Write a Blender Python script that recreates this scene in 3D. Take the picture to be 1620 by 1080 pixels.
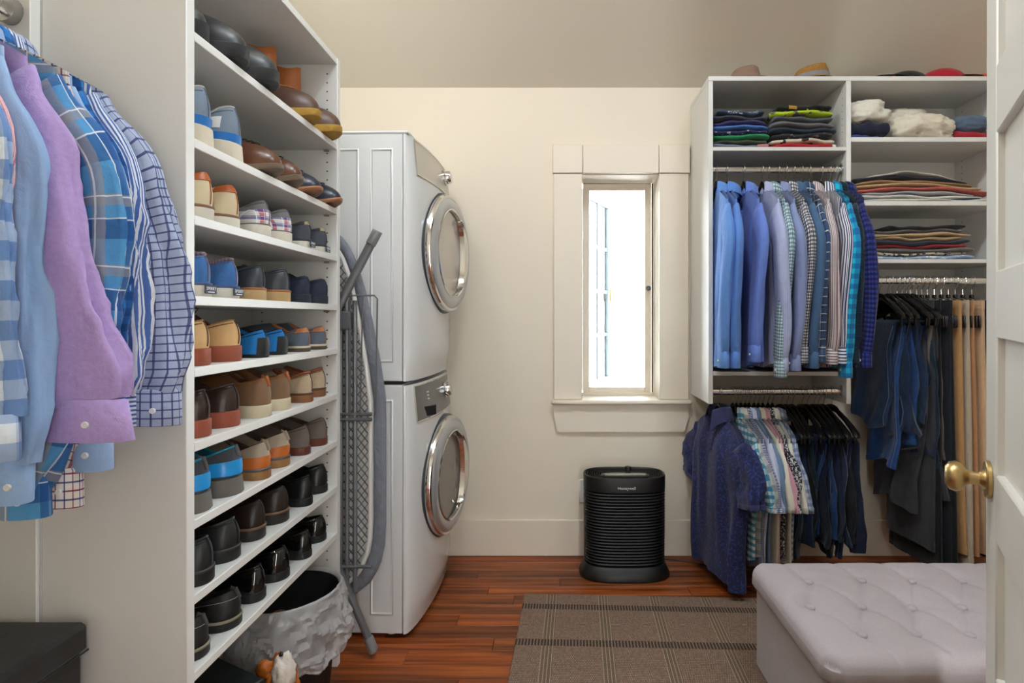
import bpy, bmesh, math, random
import numpy as np
from mathutils import Vector, Matrix, noise

for _o in list(bpy.data.objects):
    bpy.data.objects.remove(_o, do_unlink=True)
SC = bpy.context.scene
COL = SC.collection
PI = math.pi
R = math.radians

# ------------------------------------------------------------------ camera
F, CX, CY, CAMZ = 895.0, 880.0, 503.0, 1.264
cam_d = bpy.data.cameras.new('camera')
cam_d.sensor_width = 36.0
cam_d.lens = F / 1620.0 * 36.0
cam_d.shift_x = -(CX - 810.0) / 1620.0
cam_d.shift_y = (CY - 540.0) / 1620.0
cam_d.clip_start = 0.02
cam = bpy.data.objects.new('camera', cam_d)
cam.location = (0, 0, CAMZ)
cam.rotation_euler = (PI / 2, 0, 0)
COL.objects.link(cam)
SC.camera = cam

# ------------------------------------------------------------------ view, world, lights
SC.view_settings.view_transform = 'Standard'
SC.view_settings.look = 'None'
SC.view_settings.gamma = 1.0
SC.view_settings.use_curve_mapping = False
SC.view_settings.exposure = 0.56
try:
    SC.cycles.use_denoising = True
    SC.cycles.max_bounces = 8
    SC.cycles.diffuse_bounces = 4
    SC.cycles.use_adaptive_sampling = True
    SC.cycles.adaptive_threshold = 0.02
    SC.cycles.glossy_bounces = 4
    SC.cycles.transmission_bounces = 6
    SC.cycles.transparent_max_bounces = 8
    SC.cycles.caustics_reflective = False
    SC.cycles.caustics_refractive = False
    SC.cycles.sample_clamp_indirect = 6.0
except Exception:
    pass
world = bpy.data.worlds.new('overcast_sky')
SC.world = world
world.use_nodes = True
wn = world.node_tree.nodes
wn['Background'].inputs[0].default_value = (0.93, 0.97, 1.0, 1)
wn['Background'].inputs[1].default_value = 21.0

CEIL = 2.492          # ceiling height at the back wall; it rises towards the camera
CSL, CRIDGE = .55, .55
def ceil_z(y):
    return CEIL + CSL * (3.017 - max(y, CRIDGE))
# x, y, power, colour
LAMPS = [(-.45, .95, 3.0, (.78, .90, 1.0), 'by the shoe rack'), (.05, 1.10, 13.0, (.78, .90, 1.0), 'over the rug'),
         (1.10, 1.05, 13.0, (.78, .90, 1.0), 'over the ottoman'), (.20, .25, 2.0, (.78, .90, 1.0), 'nearest the door')]
for _x, _y, _e, _c, _n in LAMPS:
    ld = bpy.data.lights.new('downlight_bulb', 'AREA')
    ld.shape = 'DISK'
    ld.size = 0.30
    ld.energy = _e
    ld.color = _c
    lo = bpy.data.objects.new('downlight_bulb', ld)
    lo.location = (_x, _y, ceil_z(_y) - .09)
    COL.objects.link(lo)
GLOBE = (-.85, 1.50, ceil_z(1.50) - .30)
ld = bpy.data.lights.new('globe_bulb', 'POINT')
ld.energy = 19.0
ld.shadow_soft_size = .10
ld.color = (.92, .95, .97)
lo = bpy.data.objects.new('globe_bulb', ld)
lo.location = GLOBE
COL.objects.link(lo)

# ------------------------------------------------------------------ helpers
def lin(c):
    out = []
    for v in c:
        v = v / 255.0
        out.append(v / 12.92 if v <= 0.04045 else ((v + 0.055) / 1.055) ** 2.4)
    return (out[0], out[1], out[2], 1.0)

def at(x, y, d):
    """photo pixel at depth d -> point"""
    return Vector(((x - CX) * d / F, d, CAMZ - (y - CY) * d / F))

def atx(x, d):
    return (x - CX) * d / F

def atz(y, d):
    return CAMZ - (y - CY) * d / F

def sm(t):
    t = max(0.0, min(1.0, t))
    return t * t * (3 - 2 * t)

class MB:
    def __init__(self):
        self.v, self.f, self.uv = [], [], []
    def add(self, verts, faces, uv=None):
        o = len(self.v)
        self.v += [tuple(p) for p in verts]
        self.f += [tuple(i + o for i in f) for f in faces]
        self.uv += list(uv) if uv is not None else [(p[0], p[2]) for p in self.v[o:]]
        return self
    def box(self, x0, x1, y0, y1, z0, z1, b=0.0):
        if b <= 0:
            vs = [(x, y, z) for x in (x0, x1) for y in (y0, y1) for z in (z0, z1)]
            return self.add(vs, [(0, 1, 3, 2), (4, 6, 7, 5), (0, 4, 5, 1), (2, 3, 7, 6), (0, 2, 6, 4), (1, 5, 7, 3)])
        b = min(b, (x1 - x0) * .49, (y1 - y0) * .49, (z1 - z0) * .49)
        X, Y, Z = (x0, x1), (y0, y1), (z0, z1)
        vs, idx = [], {}
        for i in (0, 1):
            for j in (0, 1):
                for k in (0, 1):
                    sx, sy, sz = (1 - 2 * i) * b, (1 - 2 * j) * b, (1 - 2 * k) * b
                    for a, p in enumerate([(X[i], Y[j] + sy, Z[k] + sz), (X[i] + sx, Y[j], Z[k] + sz), (X[i] + sx, Y[j] + sy, Z[k])]):
                        idx[i, j, k, a] = len(vs)
                        vs.append(p)
        fs = []
        for i in (0, 1):
            q = [idx[i, j, k, 0] for j, k in ((0, 0), (0, 1), (1, 1), (1, 0))]
            fs.append(q if i == 0 else q[::-1])
        for j in (0, 1):
            q = [idx[i, j, k, 1] for i, k in ((0, 0), (1, 0), (1, 1), (0, 1))]
            fs.append(q if j == 0 else q[::-1])
        for k in (0, 1):
            q = [idx[i, j, k, 2] for i, j in ((0, 0), (0, 1), (1, 1), (1, 0))]
            fs.append(q if k == 0 else q[::-1])
        for i in (0, 1):
            for j in (0, 1):
                fs.append([idx[i, j, 0, 0], idx[i, j, 0, 1], idx[i, j, 1, 1], idx[i, j, 1, 0]])
        for i in (0, 1):
            for k in (0, 1):
                fs.append([idx[i, 0, k, 0], idx[i, 0, k, 2], idx[i, 1, k, 2], idx[i, 1, k, 0]])
        for j in (0, 1):
            for k in (0, 1):
                fs.append([idx[0, j, k, 1], idx[0, j, k, 2], idx[1, j, k, 2], idx[1, j, k, 1]])
        for i in (0, 1):
            for j in (0, 1):
                for k in (0, 1):
                    fs.append([idx[i, j, k, 0], idx[i, j, k, 1], idx[i, j, k, 2]])
        return self.add(vs, fs)
    def loft(self, rings, closed=True, cap0=False, cap1=False, uvs=None):
        n = len(rings[0])
        vs = [p for r in rings for p in r]
        fs = []
        m = n if closed else n - 1
        for i in range(len(rings) - 1):
            for j in range(m):
                k = (j + 1) % n
                fs.append((i * n + j, i * n + k, (i + 1) * n + k, (i + 1) * n + j))
        if cap0:
            fs.append(tuple(range(n))[::-1])
        if cap1:
            fs.append(tuple((len(rings) - 1) * n + j for j in range(n)))
        uv = [q for r in uvs for q in r] if uvs is not None else None
        return self.add(vs, fs, uv)
    def tube(self, path, r, n=8, closed=False, cap=True, ry=None):
        pts = [Vector(p) for p in path]
        m = len(pts)
        rr = r if isinstance(r, (list, tuple)) else [r] * m
        rings = []
        prev = None
        for i in range(m):
            if closed:
                t = pts[(i + 1) % m] - pts[i - 1]
            else:
                t = pts[min(i + 1, m - 1)] - pts[max(i - 1, 0)]
            t.normalize()
            if prev is None:
                a = Vector((0, 0, 1)) if abs(t.z) < .9 else Vector((0, 1, 0))
                u = t.cross(a).normalized()
            else:
                u = (prev - t * prev.dot(t))
                u = u.normalized() if u.length > 1e-6 else t.orthogonal().normalized()
            prev = u
            w = t.cross(u)
            r2 = rr[i] if ry is None else ry
            rings.append([pts[i] + u * (rr[i] * math.cos(2 * PI * k / n)) + w * (r2 * math.sin(2 * PI * k / n)) for k in range(n)])
        if closed:
            rings.append(rings[0])
        return self.loft(rings, True, cap and not closed, cap and not closed)
    def lathe(self, prof, n=24, origin=(0, 0, 0), axis='z', cap0=False, cap1=False):
        rings = []
        for r, h in prof:
            ring = []
            for k in range(n):
                a = 2 * PI * k / n
                c, s = r * math.cos(a), r * math.sin(a)
                p = (c, s, h) if axis == 'z' else ((h, c, s) if axis == 'x' else (c, h, s))
                ring.append((p[0] + origin[0], p[1] + origin[1], p[2] + origin[2]))
            rings.append(ring)
        return self.loft(rings, True, cap0, cap1)
    def build(self, name, mat, parent=None, smooth=True, angle=40, loc=None, rot=None):
        me = bpy.data.meshes.new(name)
        me.from_pydata(self.v, [], self.f)
        me.validate(clean_customdata=False)
        bm = bmesh.new()
        bm.from_mesh(me)
        bmesh.ops.recalc_face_normals(bm, faces=bm.faces[:])
        lay = bm.loops.layers.uv.new('UVMap')
        bm.verts.index_update()
        nuv = len(self.uv)
        for f in bm.faces:
            f.smooth = smooth
            for l in f.loops:
                i = l.vert.index
                if i < nuv:
                    l[lay].uv = self.uv[i]
        bm.to_mesh(me)
        bm.free()
        if smooth and angle < 180:
            try:
                me.set_sharp_from_angle(angle=R(angle))
            except Exception:
                pass
        me.materials.append(mat)
        o = bpy.data.objects.new(name, me)
        COL.objects.link(o)
        if parent is not None:
            o.parent = parent
        if loc is not None:
            o.location = loc
        if rot is not None:
            o.rotation_euler = rot
        return o

def tag(o, label=None, cat=None, group=None, kind=None):
    if label:
        o['label'] = label
    if cat:
        o['category'] = cat
    if group:
        o['group'] = group
    if kind:
        o['kind'] = kind
    return o

def thing(name, label, cat, loc=(0, 0, 0), rot=(0, 0, 0), group=None):
    o = bpy.data.objects.new(name, None)
    o.empty_display_size = .05
    o.location = loc
    o.rotation_euler = rot
    COL.objects.link(o)
    return tag(o, label, cat, group)

def text_mesh(body, size, mat, name, parent=None, loc=(0, 0, 0), rot=(0, 0, 0), ext=.0006):
    cu = bpy.data.curves.new('t', 'FONT')
    cu.body = body
    cu.size = size
    cu.extrude = ext
    cu.align_x = 'CENTER'
    cu.align_y = 'CENTER'
    cu.resolution_u = 3
    tmp = bpy.data.objects.new('t', cu)
    COL.objects.link(tmp)
    bpy.context.view_layer.update()
    me = bpy.data.meshes.new_from_object(tmp)
    bpy.data.objects.remove(tmp, do_unlink=True)
    me.materials.clear()
    me.materials.append(mat)
    o = bpy.data.objects.new(name, me)
    COL.objects.link(o)
    o.parent = parent
    o.location = loc
    o.rotation_euler = rot
    return o

# ------------------------------------------------------------------ materials
MATS = {}
def mat(name, col, rough=.5, metal=0.0, var=.04, vscale=6.0, bump=0.0, bscale=200.0, spec=.5, trans=0.0, ior=1.45, coat=0.0, sheen=0.0, emit=None):
    if name in MATS:
        return MATS[name]
    m = bpy.data.materials.new(name)
    m.use_nodes = True
    nt = m.node_tree
    N, L = nt.nodes, nt.links
    b = N['Principled BSDF']
    c = lin(col)
    b.inputs['Roughness'].default_value = rough
    b.inputs['Metallic'].default_value = metal
    b.inputs['Specular IOR Level'].default_value = spec
    b.inputs['IOR'].default_value = ior
    b.inputs['Transmission Weight'].default_value = trans
    b.inputs['Coat Weight'].default_value = coat
    b.inputs['Sheen Weight'].default_value = sheen
    if emit:
        b.inputs['Emission Color'].default_value = c
        b.inputs['Emission Strength'].default_value = emit
    tc = N.new('ShaderNodeTexCoord')
    nz = N.new('ShaderNodeTexNoise')
    nz.inputs['Scale'].default_value = vscale
    nz.inputs['Detail'].default_value = 4
    L.new(tc.outputs['Object'], nz.inputs['Vector'])
    mx = N.new('ShaderNodeMix')
    mx.data_type = 'RGBA'
    mx.inputs[6].default_value = tuple(max(0, v * (1 - var)) for v in c[:3]) + (1,)
    mx.inputs[7].default_value = tuple(min(1, v * (1 + var)) for v in c[:3]) + (1,)
    L.new(nz.outputs['Fac'], mx.inputs[0])
    L.new(mx.outputs[2], b.inputs['Base Color'])
    if bump > 0:
        n2 = N.new('ShaderNodeTexNoise')
        n2.inputs['Scale'].default_value = bscale
        n2.inputs['Detail'].default_value = 3
        L.new(tc.outputs['Object'], n2.inputs['Vector'])
        bp = N.new('ShaderNodeBump')
        bp.inputs['Strength'].default_value = bump
        bp.inputs['Distance'].default_value = .002
        L.new(n2.outputs['Fac'], bp.inputs['Height'])
        L.new(bp.outputs['Normal'], b.inputs['Normal'])
    MATS[name] = m
    return m

def fabric(name, base, layers=(), rough=.9, mottle=.10, mscale=60.0, bump=.4, bscale=500.0, blotch=None):
    """woven cloth; layers: (axis 'u'|'v'|'d', period m, offset, width fraction, colour, alpha)"""
    if name in MATS:
        return MATS[name]
    m = bpy.data.materials.new(name)
    m.use_nodes = True
    nt = m.node_tree
    N, L = nt.nodes, nt.links
    b = N['Principled BSDF']
    b.inputs['Roughness'].default_value = rough
    b.inputs['Specular IOR Level'].default_value = .2
    b.inputs['Sheen Weight'].default_value = .15
    tc = N.new('ShaderNodeTexCoord')
    sp = N.new('ShaderNodeSeparateXYZ')
    L.new(tc.outputs['UV'], sp.inputs[0])
    def math_(op, a, bb):
        n = N.new('ShaderNodeMath')
        n.operation = op
        for i, q in enumerate((a, bb)):
            if q is None:
                continue
            if isinstance(q, (int, float)):
                n.inputs[i].default_value = q
            else:
                L.new(q, n.inputs[i])
        return n.outputs[0]
    nz = N.new('ShaderNodeTexNoise')
    nz.inputs['Scale'].default_value = mscale
    nz.inputs['Detail'].default_value = 4
    L.new(tc.outputs['Object'], nz.inputs['Vector'])
    c = lin(base)
    mx = N.new('ShaderNodeMix')
    mx.data_type = 'RGBA'
    mx.inputs[6].default_value = tuple(v * (1 - mottle) for v in c[:3]) + (1,)
    mx.inputs[7].default_value = tuple(min(1, v * (1 + mottle)) for v in c[:3]) + (1,)
    L.new(nz.outputs['Fac'], mx.inputs[0])
    cur = mx.outputs[2]
    if blotch:
        scale, thr, bc = blotch
        n3 = N.new('ShaderNodeTexNoise')
        n3.inputs['Scale'].default_value = scale
        n3.inputs['Detail'].default_value = 5
        L.new(tc.outputs['Object'], n3.inputs['Vector'])
        f = math_('GREATER_THAN', n3.outputs['Fac'], thr)
        x = N.new('ShaderNodeMix')
        x.data_type = 'RGBA'
        L.new(f, x.inputs[0])
        L.new(cur, x.inputs[6])
        x.inputs[7].default_value = lin(bc)
        cur = x.outputs[2]
    for ax, per, off, wid, colr, al in layers:
        if ax == 'd':
            src = math_('ADD', sp.outputs[0], sp.outputs[1])
        else:
            src = sp.outputs[0] if ax == 'u' else sp.outputs[1]
        t = math_('DIVIDE', src, per)
        t = math_('ADD', t, off + 50.0)
        t = math_('FRACT', t, None)
        t = math_('LESS_THAN', t, wid)
        t = math_('MULTIPLY', t, al)
        x = N.new('ShaderNodeMix')
        x.data_type = 'RGBA'
        L.new(t, x.inputs[0])
        L.new(cur, x.inputs[6])
        x.inputs[7].default_value = lin(colr)
        cur = x.outputs[2]
    L.new(cur, b.inputs['Base Color'])
    n2 = N.new('ShaderNodeTexNoise')
    n2.inputs['Scale'].default_value = bscale
    n2.inputs['Detail'].default_value = 2
    L.new(tc.outputs['Object'], n2.inputs['Vector'])
    n4 = N.new('ShaderNodeTexNoise')
    n4.inputs['Scale'].default_value = 28.0
    n4.inputs['Detail'].default_value = 3
    n4.inputs['Distortion'].default_value = .6
    L.new(tc.outputs['Object'], n4.inputs['Vector'])
    hs = math_('ADD', math_('MULTIPLY', n2.outputs['Fac'], .25), math_('MULTIPLY', n4.outputs['Fac'], 2.2))
    bp = N.new('ShaderNodeBump')
    bp.inputs['Strength'].default_value = bump
    bp.inputs['Distance'].default_value = .004
    L.new(hs, bp.inputs['Height'])
    L.new(bp.outputs['Normal'], b.inputs['Normal'])
    MATS[name] = m
    return m

WALL = mat('cream_wall_paint', (229, 218, 200), .85, var=.015, vscale=2, bump=.03, bscale=300)
CEILP = mat('ceiling_paint', (226, 218, 203), .9, var=.015, vscale=2, bump=.03, bscale=260)
TRIM = mat('cream_trim_paint', (230, 219, 202), .5, var=.012)
MEL = mat('white_melamine', (224, 223, 219), .42, var=.012, vscale=3)
WHITE = mat('white_enamel', (216, 217, 217), .16, var=.008, coat=.4)
DOORP = mat('door_paint', (226, 224, 217), .4, var=.012)
CHROME = mat('chrome', (225, 225, 225), .12, 1.0, var=.02)
STEEL = mat('brushed_steel', (176, 176, 174), .3, 1.0, var=.05)
DGREY = mat('grey_powder_coat', (106, 107, 110), .42, .35, var=.04)
HBLACK = mat('black_hanger_lacquer', (14, 12, 12), .22, var=.1)
BLACKP = mat('black_plastic', (17, 17, 18), .38, var=.08, vscale=40)
DARKHOLE = mat('dark_hole', (38, 36, 34), .8)
BUTTON = mat('pearl_button', (225, 225, 222), .3)
BRASS = mat('aged_brass', (200, 172, 120), .33, 1.0, var=.08, vscale=25)

# ------------------------------------------------------------------ room shell
BACK = 3.017          # face of the back wall
LEFT = -1.42
RIGHT = 2.62
FRONT = -0.6

def floor_mat():
    m = bpy.data.materials.new('oiled_wood')
    m.use_nodes = True
    nt = m.node_tree
    N, L = nt.nodes, nt.links
    b = N['Principled BSDF']
    b.inputs['Roughness'].default_value = .36
    b.inputs['Specular IOR Level'].default_value = .32
    tc = N.new('ShaderNodeTexCoord')
    oi = N.new('ShaderNodeObjectInfo')
    mp = N.new('ShaderNodeMapping')
    mp.inputs['Scale'].default_value = (1.6, 38, 38)
    ad = N.new('ShaderNodeVectorMath')
    ad.operation = 'ADD'
    cb = N.new('ShaderNodeCombineXYZ')
    ml = N.new('ShaderNodeMath')
    ml.operation = 'MULTIPLY'
    ml.inputs[1].default_value = 37.0
    L.new(oi.outputs['Random'], ml.inputs[0])
    L.new(ml.outputs[0], cb.inputs[0])
    L.new(ml.outputs[0], cb.inputs[1])
    L.new(tc.outputs['Object'], ad.inputs[0])
    L.new(cb.outputs[0], ad.inputs[1])
    L.new(ad.outputs[0], mp.inputs['Vector'])
    nz = N.new('ShaderNodeTexNoise')
    nz.inputs['Scale'].default_value = 1.0
    nz.inputs['Detail'].default_value = 8
    nz.inputs['Distortion'].default_value = .4
    L.new(mp.outputs[0], nz.inputs['Vector'])
    cr = N.new('ShaderNodeValToRGB')
    e = cr.color_ramp.elements
    e[0].position, e[0].color = .28, lin((70, 34, 14))
    e[1].position, e[1].color = .72, lin((176, 98, 42))
    k = cr.color_ramp.elements.new(.5)
    k.color = lin((132, 68, 28))
    L.new(nz.outputs['Fac'], cr.inputs[0])
    tint = N.new('ShaderNodeValToRGB')
    e = tint.color_ramp.elements
    e[0].position, e[0].color = 0.0, (.42, .40, .40, 1)
    e[1].position, e[1].color = 1.0, (1.15, 1.02, .92, 1)
    k = tint.color_ramp.elements.new(.3)
    k.color = (.85, .85, .85, 1)
    k = tint.color_ramp.elements.new(.65)
    k.color = (1.0, .86, .74, 1)
    L.new(oi.outputs['Random'], tint.inputs[0])
    mx = N.new('ShaderNodeMix')
    mx.data_type = 'RGBA'
    mx.blend_type = 'MULTIPLY'
    mx.inputs[0].default_value = 1.0
    L.new(cr.outputs[0], mx.inputs[6])
    L.new(tint.outputs[0], mx.inputs[7])
    L.new(mx.outputs[2], b.inputs['Base Color'])
    bp = N.new('ShaderNodeBump')
    bp.inputs['Strength'].default_value = .12
    bp.inputs['Distance'].default_value = .002
    L.new(nz.outputs['Fac'], bp.inputs['Height'])
    L.new(bp.outputs['Normal'], b.inputs['Normal'])
    return m

OAK = floor_mat()
GAP = mat('dark_floor_gap', (34, 18, 10), .7)
fl = MB().box(LEFT - .1, RIGHT + .1, FRONT, BACK + .1, -.08, -.012).build('floor', GAP, smooth=False)
tag(fl, 'reddish brown plank floor under the rug and machines', None, None, 'structure')
rng = random.Random(11)
PW = .086
y = BACK - .004
row = 0
while y > FRONT + .02:
    x = LEFT + .003 - rng.uniform(0, .9)
    while x < RIGHT:
        ln = rng.uniform(.55, 1.5)
        x0, x1 = max(x, LEFT + .003), min(x + ln, RIGHT - .003)
        if x1 - x0 > .06:
            MB().box(-(x1 - x0) / 2, (x1 - x0) / 2, -PW / 2 + .0006, PW / 2 - .0006, -.0125, rng.uniform(-.0006, 0.0), .0012).build(
                'plank', OAK, fl, smooth=False, loc=((x0 + x1) / 2, y - PW / 2, 0))
        x += ln + .0012
    y -= PW
    row += 1

# ceiling and walls
HT = ceil_z(FRONT) + .02
cm = MB()
pr = [(BACK + .3, CEIL - .3 * CSL), (CRIDGE, ceil_z(CRIDGE)), (FRONT, ceil_z(FRONT)), (FRONT, ceil_z(FRONT) + .08), (CRIDGE, ceil_z(CRIDGE) + .08), (BACK + .3, CEIL + .08)]
cm.loft([[(LEFT - .1, p[0], p[1]) for p in pr], [(RIGHT + .1, p[0], p[1]) for p in pr]], True, True, True)
ce = cm.build('ceiling', CEILP, smooth=False)
tag(ce, 'smooth off white sloping ceiling above the closets', None, None, 'structure')
wf = MB()
SLIT0, SLIT1, SLITZ = .34, .47, 2.05           # unseen slit added behind the camera to let in sky fill light
wf.box(LEFT - .1, SLIT0, FRONT - .1, FRONT, 0, HT)
wf.box(SLIT1, RIGHT + .1, FRONT - .1, FRONT, 0, HT)
wf.box(SLIT0, SLIT1, FRONT - .1, FRONT, SLITZ, HT)
tag(wf.build('wall_front', WALL, smooth=False), 'cream wall behind the camera', None, None, 'structure')
WX0, WX1, WZ0, WZ1 = .138, .546, .826, 2.026      # window opening
WT = .26                                          # wall thickness
m = MB()
m.box(LEFT - .1, WX0, BACK, BACK + WT, 0, CEIL)
m.box(WX1, RIGHT + .1, BACK, BACK + WT, 0, CEIL)
m.box(WX0, WX1, BACK, BACK + WT, 0, WZ0)
m.box(WX0, WX1, BACK, BACK + WT, WZ1, CEIL)
wb = tag(m.build('wall_back', WALL, smooth=False), 'cream wall with the window', None, None, 'structure')
tag(MB().box(LEFT - .1, LEFT, FRONT, BACK, 0, HT).build('wall_left', WALL, smooth=False), 'cream wall behind the shoe rack', None, None, 'structure')
tag(MB().box(RIGHT, RIGHT + .1, FRONT, BACK, 0, HT).build('wall_right', WALL, smooth=False), 'cream wall at the end of the wardrobe', None, None, 'structure')
tag(MB().box(LEFT, RIGHT, BACK - .014, BACK, 0, .192, .003).build('baseboard_back', TRIM), 'tall cream baseboard below the window', None, None, 'structure')

# window trim: frame, sash, pane
win = MB().box(WX0 - .004, WX1 + .004, 3.185, 3.195, WZ0 - .004, WZ0 + .02).build('window_1', TRIM, smooth=False)
tag(win, 'narrow casement window with wide cream trim', None, None, 'structure')
T0 = BACK - .02
xa, xb, xc, xd = atx(876, BACK), WX0, WX1, atx(1088, BACK)
za = .833
MB().box(xa, xb - .001, T0, BACK, za, 2.03, .002).build('side_casing', TRIM, win)
MB().box(xc + .001, xd, T0, BACK, za, 2.03, .002).build('side_casing', TRIM, win)
zb, zc = 2.032, atz(231, BACK)
MB().box(xb + .003, xc - .003, T0 - .003, BACK, zb, zc, .002).build('head_casing', TRIM, win)
MB().box(xa - .005, xb + .001, T0 - .008, BACK, zb, zc + .001, .002).build('corner_block', TRIM, win)
MB().box(xc - .001, xd + .005, T0 - .008, BACK, zb, zc + .001, .002).build('corner_block', TRIM, win)
zs0, zs1 = atz(640, BACK - .04), .832
MB().box(atx(872, BACK), atx(1092, BACK), BACK - .055, BACK + .17, zs0, zs1, .008).build('window_sill', TRIM, win)
zt, zl = zs0, atz(682, BACK)
xe0, xe1 = atx(876, BACK), atx(1088, BACK)
ap = MB()
prof = [(xe0, zt), (xe1, zt), (xe1, zt - .07), (xe1 - .022, zl), (xe0 + .022, zl), (xe0, zt - .07)]
ap.loft([[(p[0], T0, p[1]) for p in prof], [(p[0], BACK, p[1]) for p in prof]], True, True, True)
ap.build('apron', TRIM, win, smooth=False)
# screen sash (inner), with dark gap line
SY = 3.19
sx0, sx1, sz0, sz1 = .150, .536, .838, 2.020
sash = MB()
fw = .036
sash.box(sx0, sx0 + fw, SY, SY + .02, sz0, sz1, .002)
sash.box(sx1 - fw, sx1, SY, SY + .02, sz0, sz1, .002)
sash.box(sx0 + fw, sx1 - fw, SY, SY + .02, sz0, sz0 + fw, .002)
sash.box(sx0 + fw, sx1 - fw, SY, SY + .02, sz1 - fw, sz1, .002)
sash.build('sash_frame', TRIM, win)
g = MB()
g.box(WX0, sx0 - .003, SY + .012, SY + .016, WZ0, WZ1)
g.box(sx1 + .003, WX1, SY + .012, SY + .016, WZ0, WZ1)
g.box(sx0, sx1, SY + .012, SY + .016, sz1 + .003, WZ1)
g.box(sx0, sx1, SY + .012, SY + .016, WZ0, sz0 - .003)
g.build('weather_strip', DARKHOLE, win, smooth=False)
def glass_mat(name='clear_glass'):
    m = bpy.data.materials.new(name)
    m.use_nodes = True
    nt = m.node_tree
    N, L = nt.nodes, nt.links
    N.remove(N['Principled BSDF'])
    tr = N.new('ShaderNodeBsdfTransparent')
    tr.inputs[0].default_value = (.97, .985, .985, 1)
    gl = N.new('ShaderNodeBsdfGlossy')
    gl.inputs['Roughness'].default_value = .03
    fr = N.new('ShaderNodeFresnel')
    mx = N.new('ShaderNodeMixShader')
    L.new(fr.outputs[0], mx.inputs[0])
    L.new(tr.outputs[0], mx.inputs[1])
    L.new(gl.outputs[0], mx.inputs[2])
    L.new(mx.outputs[0], N['Material Output'].inputs[0])
    return m
GLASS = glass_mat()
MB().box(sx0 + fw - .003, sx1 - fw + .003, SY + .009, SY + .012, sz0 + fw - .003, sz1 - fw + .003).build('pane', GLASS, win, smooth=False)
MB().lathe([(.0, -.02), (.011, -.019), (.014, -.014), (.013, -.009), (.007, -.006), (.007, 0)], 16, (sx1 - fw / 2, SY, atz(456, SY)), 'y').build('sash_knob', mat('pewter', (92, 92, 100), .35, .8), win)
# the opened casement leaf standing outside the opening
hx, hy = .165, 3.29
ang = R(66)
leaf = thing('casement_leaf', 'white casement leaf swung open outside the window', 'window leaf', (hx, hy, 0), (0, 0, ang))
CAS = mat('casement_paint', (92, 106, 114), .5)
lw = .43
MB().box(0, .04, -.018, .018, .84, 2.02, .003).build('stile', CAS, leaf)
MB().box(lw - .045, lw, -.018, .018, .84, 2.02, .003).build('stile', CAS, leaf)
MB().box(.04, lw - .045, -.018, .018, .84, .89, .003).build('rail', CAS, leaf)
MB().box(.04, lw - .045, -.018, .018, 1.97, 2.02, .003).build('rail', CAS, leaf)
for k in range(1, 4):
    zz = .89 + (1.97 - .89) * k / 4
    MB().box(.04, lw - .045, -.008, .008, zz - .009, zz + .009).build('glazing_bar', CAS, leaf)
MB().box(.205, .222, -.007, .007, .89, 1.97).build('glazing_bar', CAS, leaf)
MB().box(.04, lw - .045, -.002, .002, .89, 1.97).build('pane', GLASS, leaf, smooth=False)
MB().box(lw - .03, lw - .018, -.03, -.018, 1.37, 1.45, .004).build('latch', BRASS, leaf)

# outlet beside the purifier
ot = thing('wall_outlet', 'white wall outlet plate left of the black purifier', 'outlet', (atx(928, BACK), BACK, atz(776, BACK)))
MB().box(-.040, .040, -.006, 0, -.062, .062, .003).build('cover_plate', mat('outlet_white', (236, 234, 226), .35), ot)
for s in (-1, 1):
    MB().box(-.017, .017, -.008, -.006, s * .026 - .014, s * .026 + .014, .004).build('socket', mat('outlet_white', (236, 234, 226), .35), ot)

# ceiling downlights (real lamps of the room)
for _x, _y, _e, _c, _n in LAMPS:
    t = thing('ceiling_downlight', 'round white ceiling light ' + _n, 'ceiling light', (_x, _y, ceil_z(_y) - .075), group='ceiling lights')
    MB().lathe([(.02, .09), (.16, .07), (.172, .02), (.172, -.006), (.156, -.010), (.156, .0)], 28).build('housing', MEL, t)
    MB().lathe([(.0, -.004), (.156, -.004)], 28).build('diffuser', mat('lamp_diffuser', (255, 236, 206), .5, emit=3.0), t)
gl = thing('globe_lamp', 'white glass globe lamp hanging above the shoe rack', 'pendant lamp', (GLOBE[0], GLOBE[1], GLOBE[2]))
MB().lathe([(.012, .30), (.05, .295), (.05, .28), (.006, .275), (.006, .13), (.035, .125), (.035, .10)], 20).build('stem', STEEL, gl)
# ================================================================== shoe rack
RX = -.793            # front plane of the rack
RB = -1.103           # back
RY0, RY0i, RY1i, RY1 = 1.213, 1.241, 2.050, 2.076
RTOP = 2.206
SHELF_BOT = [1.872, 1.638, 1.469, 1.292, 1.134, .970, .800, .635, .466]
ST = .021
rack = thing('shoe_rack', 'tall white open shoe rack with nine shelves of shoes', 'shoe rack', ((RX + RB) / 2, (RY0 + RY1) / 2, 0))
def rk(mb, name, mt=MEL, **k):
    o = mb.build(name, mt, rack, **k)
    o.location = (-(RX + RB) / 2, -(RY0 + RY1) / 2, 0)
    return o
rk(MB().box(RB, RX, RY0, RY0i, 0, RTOP + .3 - .02, .0015), 'side_panel')
rk(MB().box(RB, RX, RY1i, RY1, 0, RTOP, .0015), 'side_panel')
rk(MB().box(RB - .008, RB, RY0, RY1, .02, RTOP, 0), 'back_panel', smooth=False)
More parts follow.
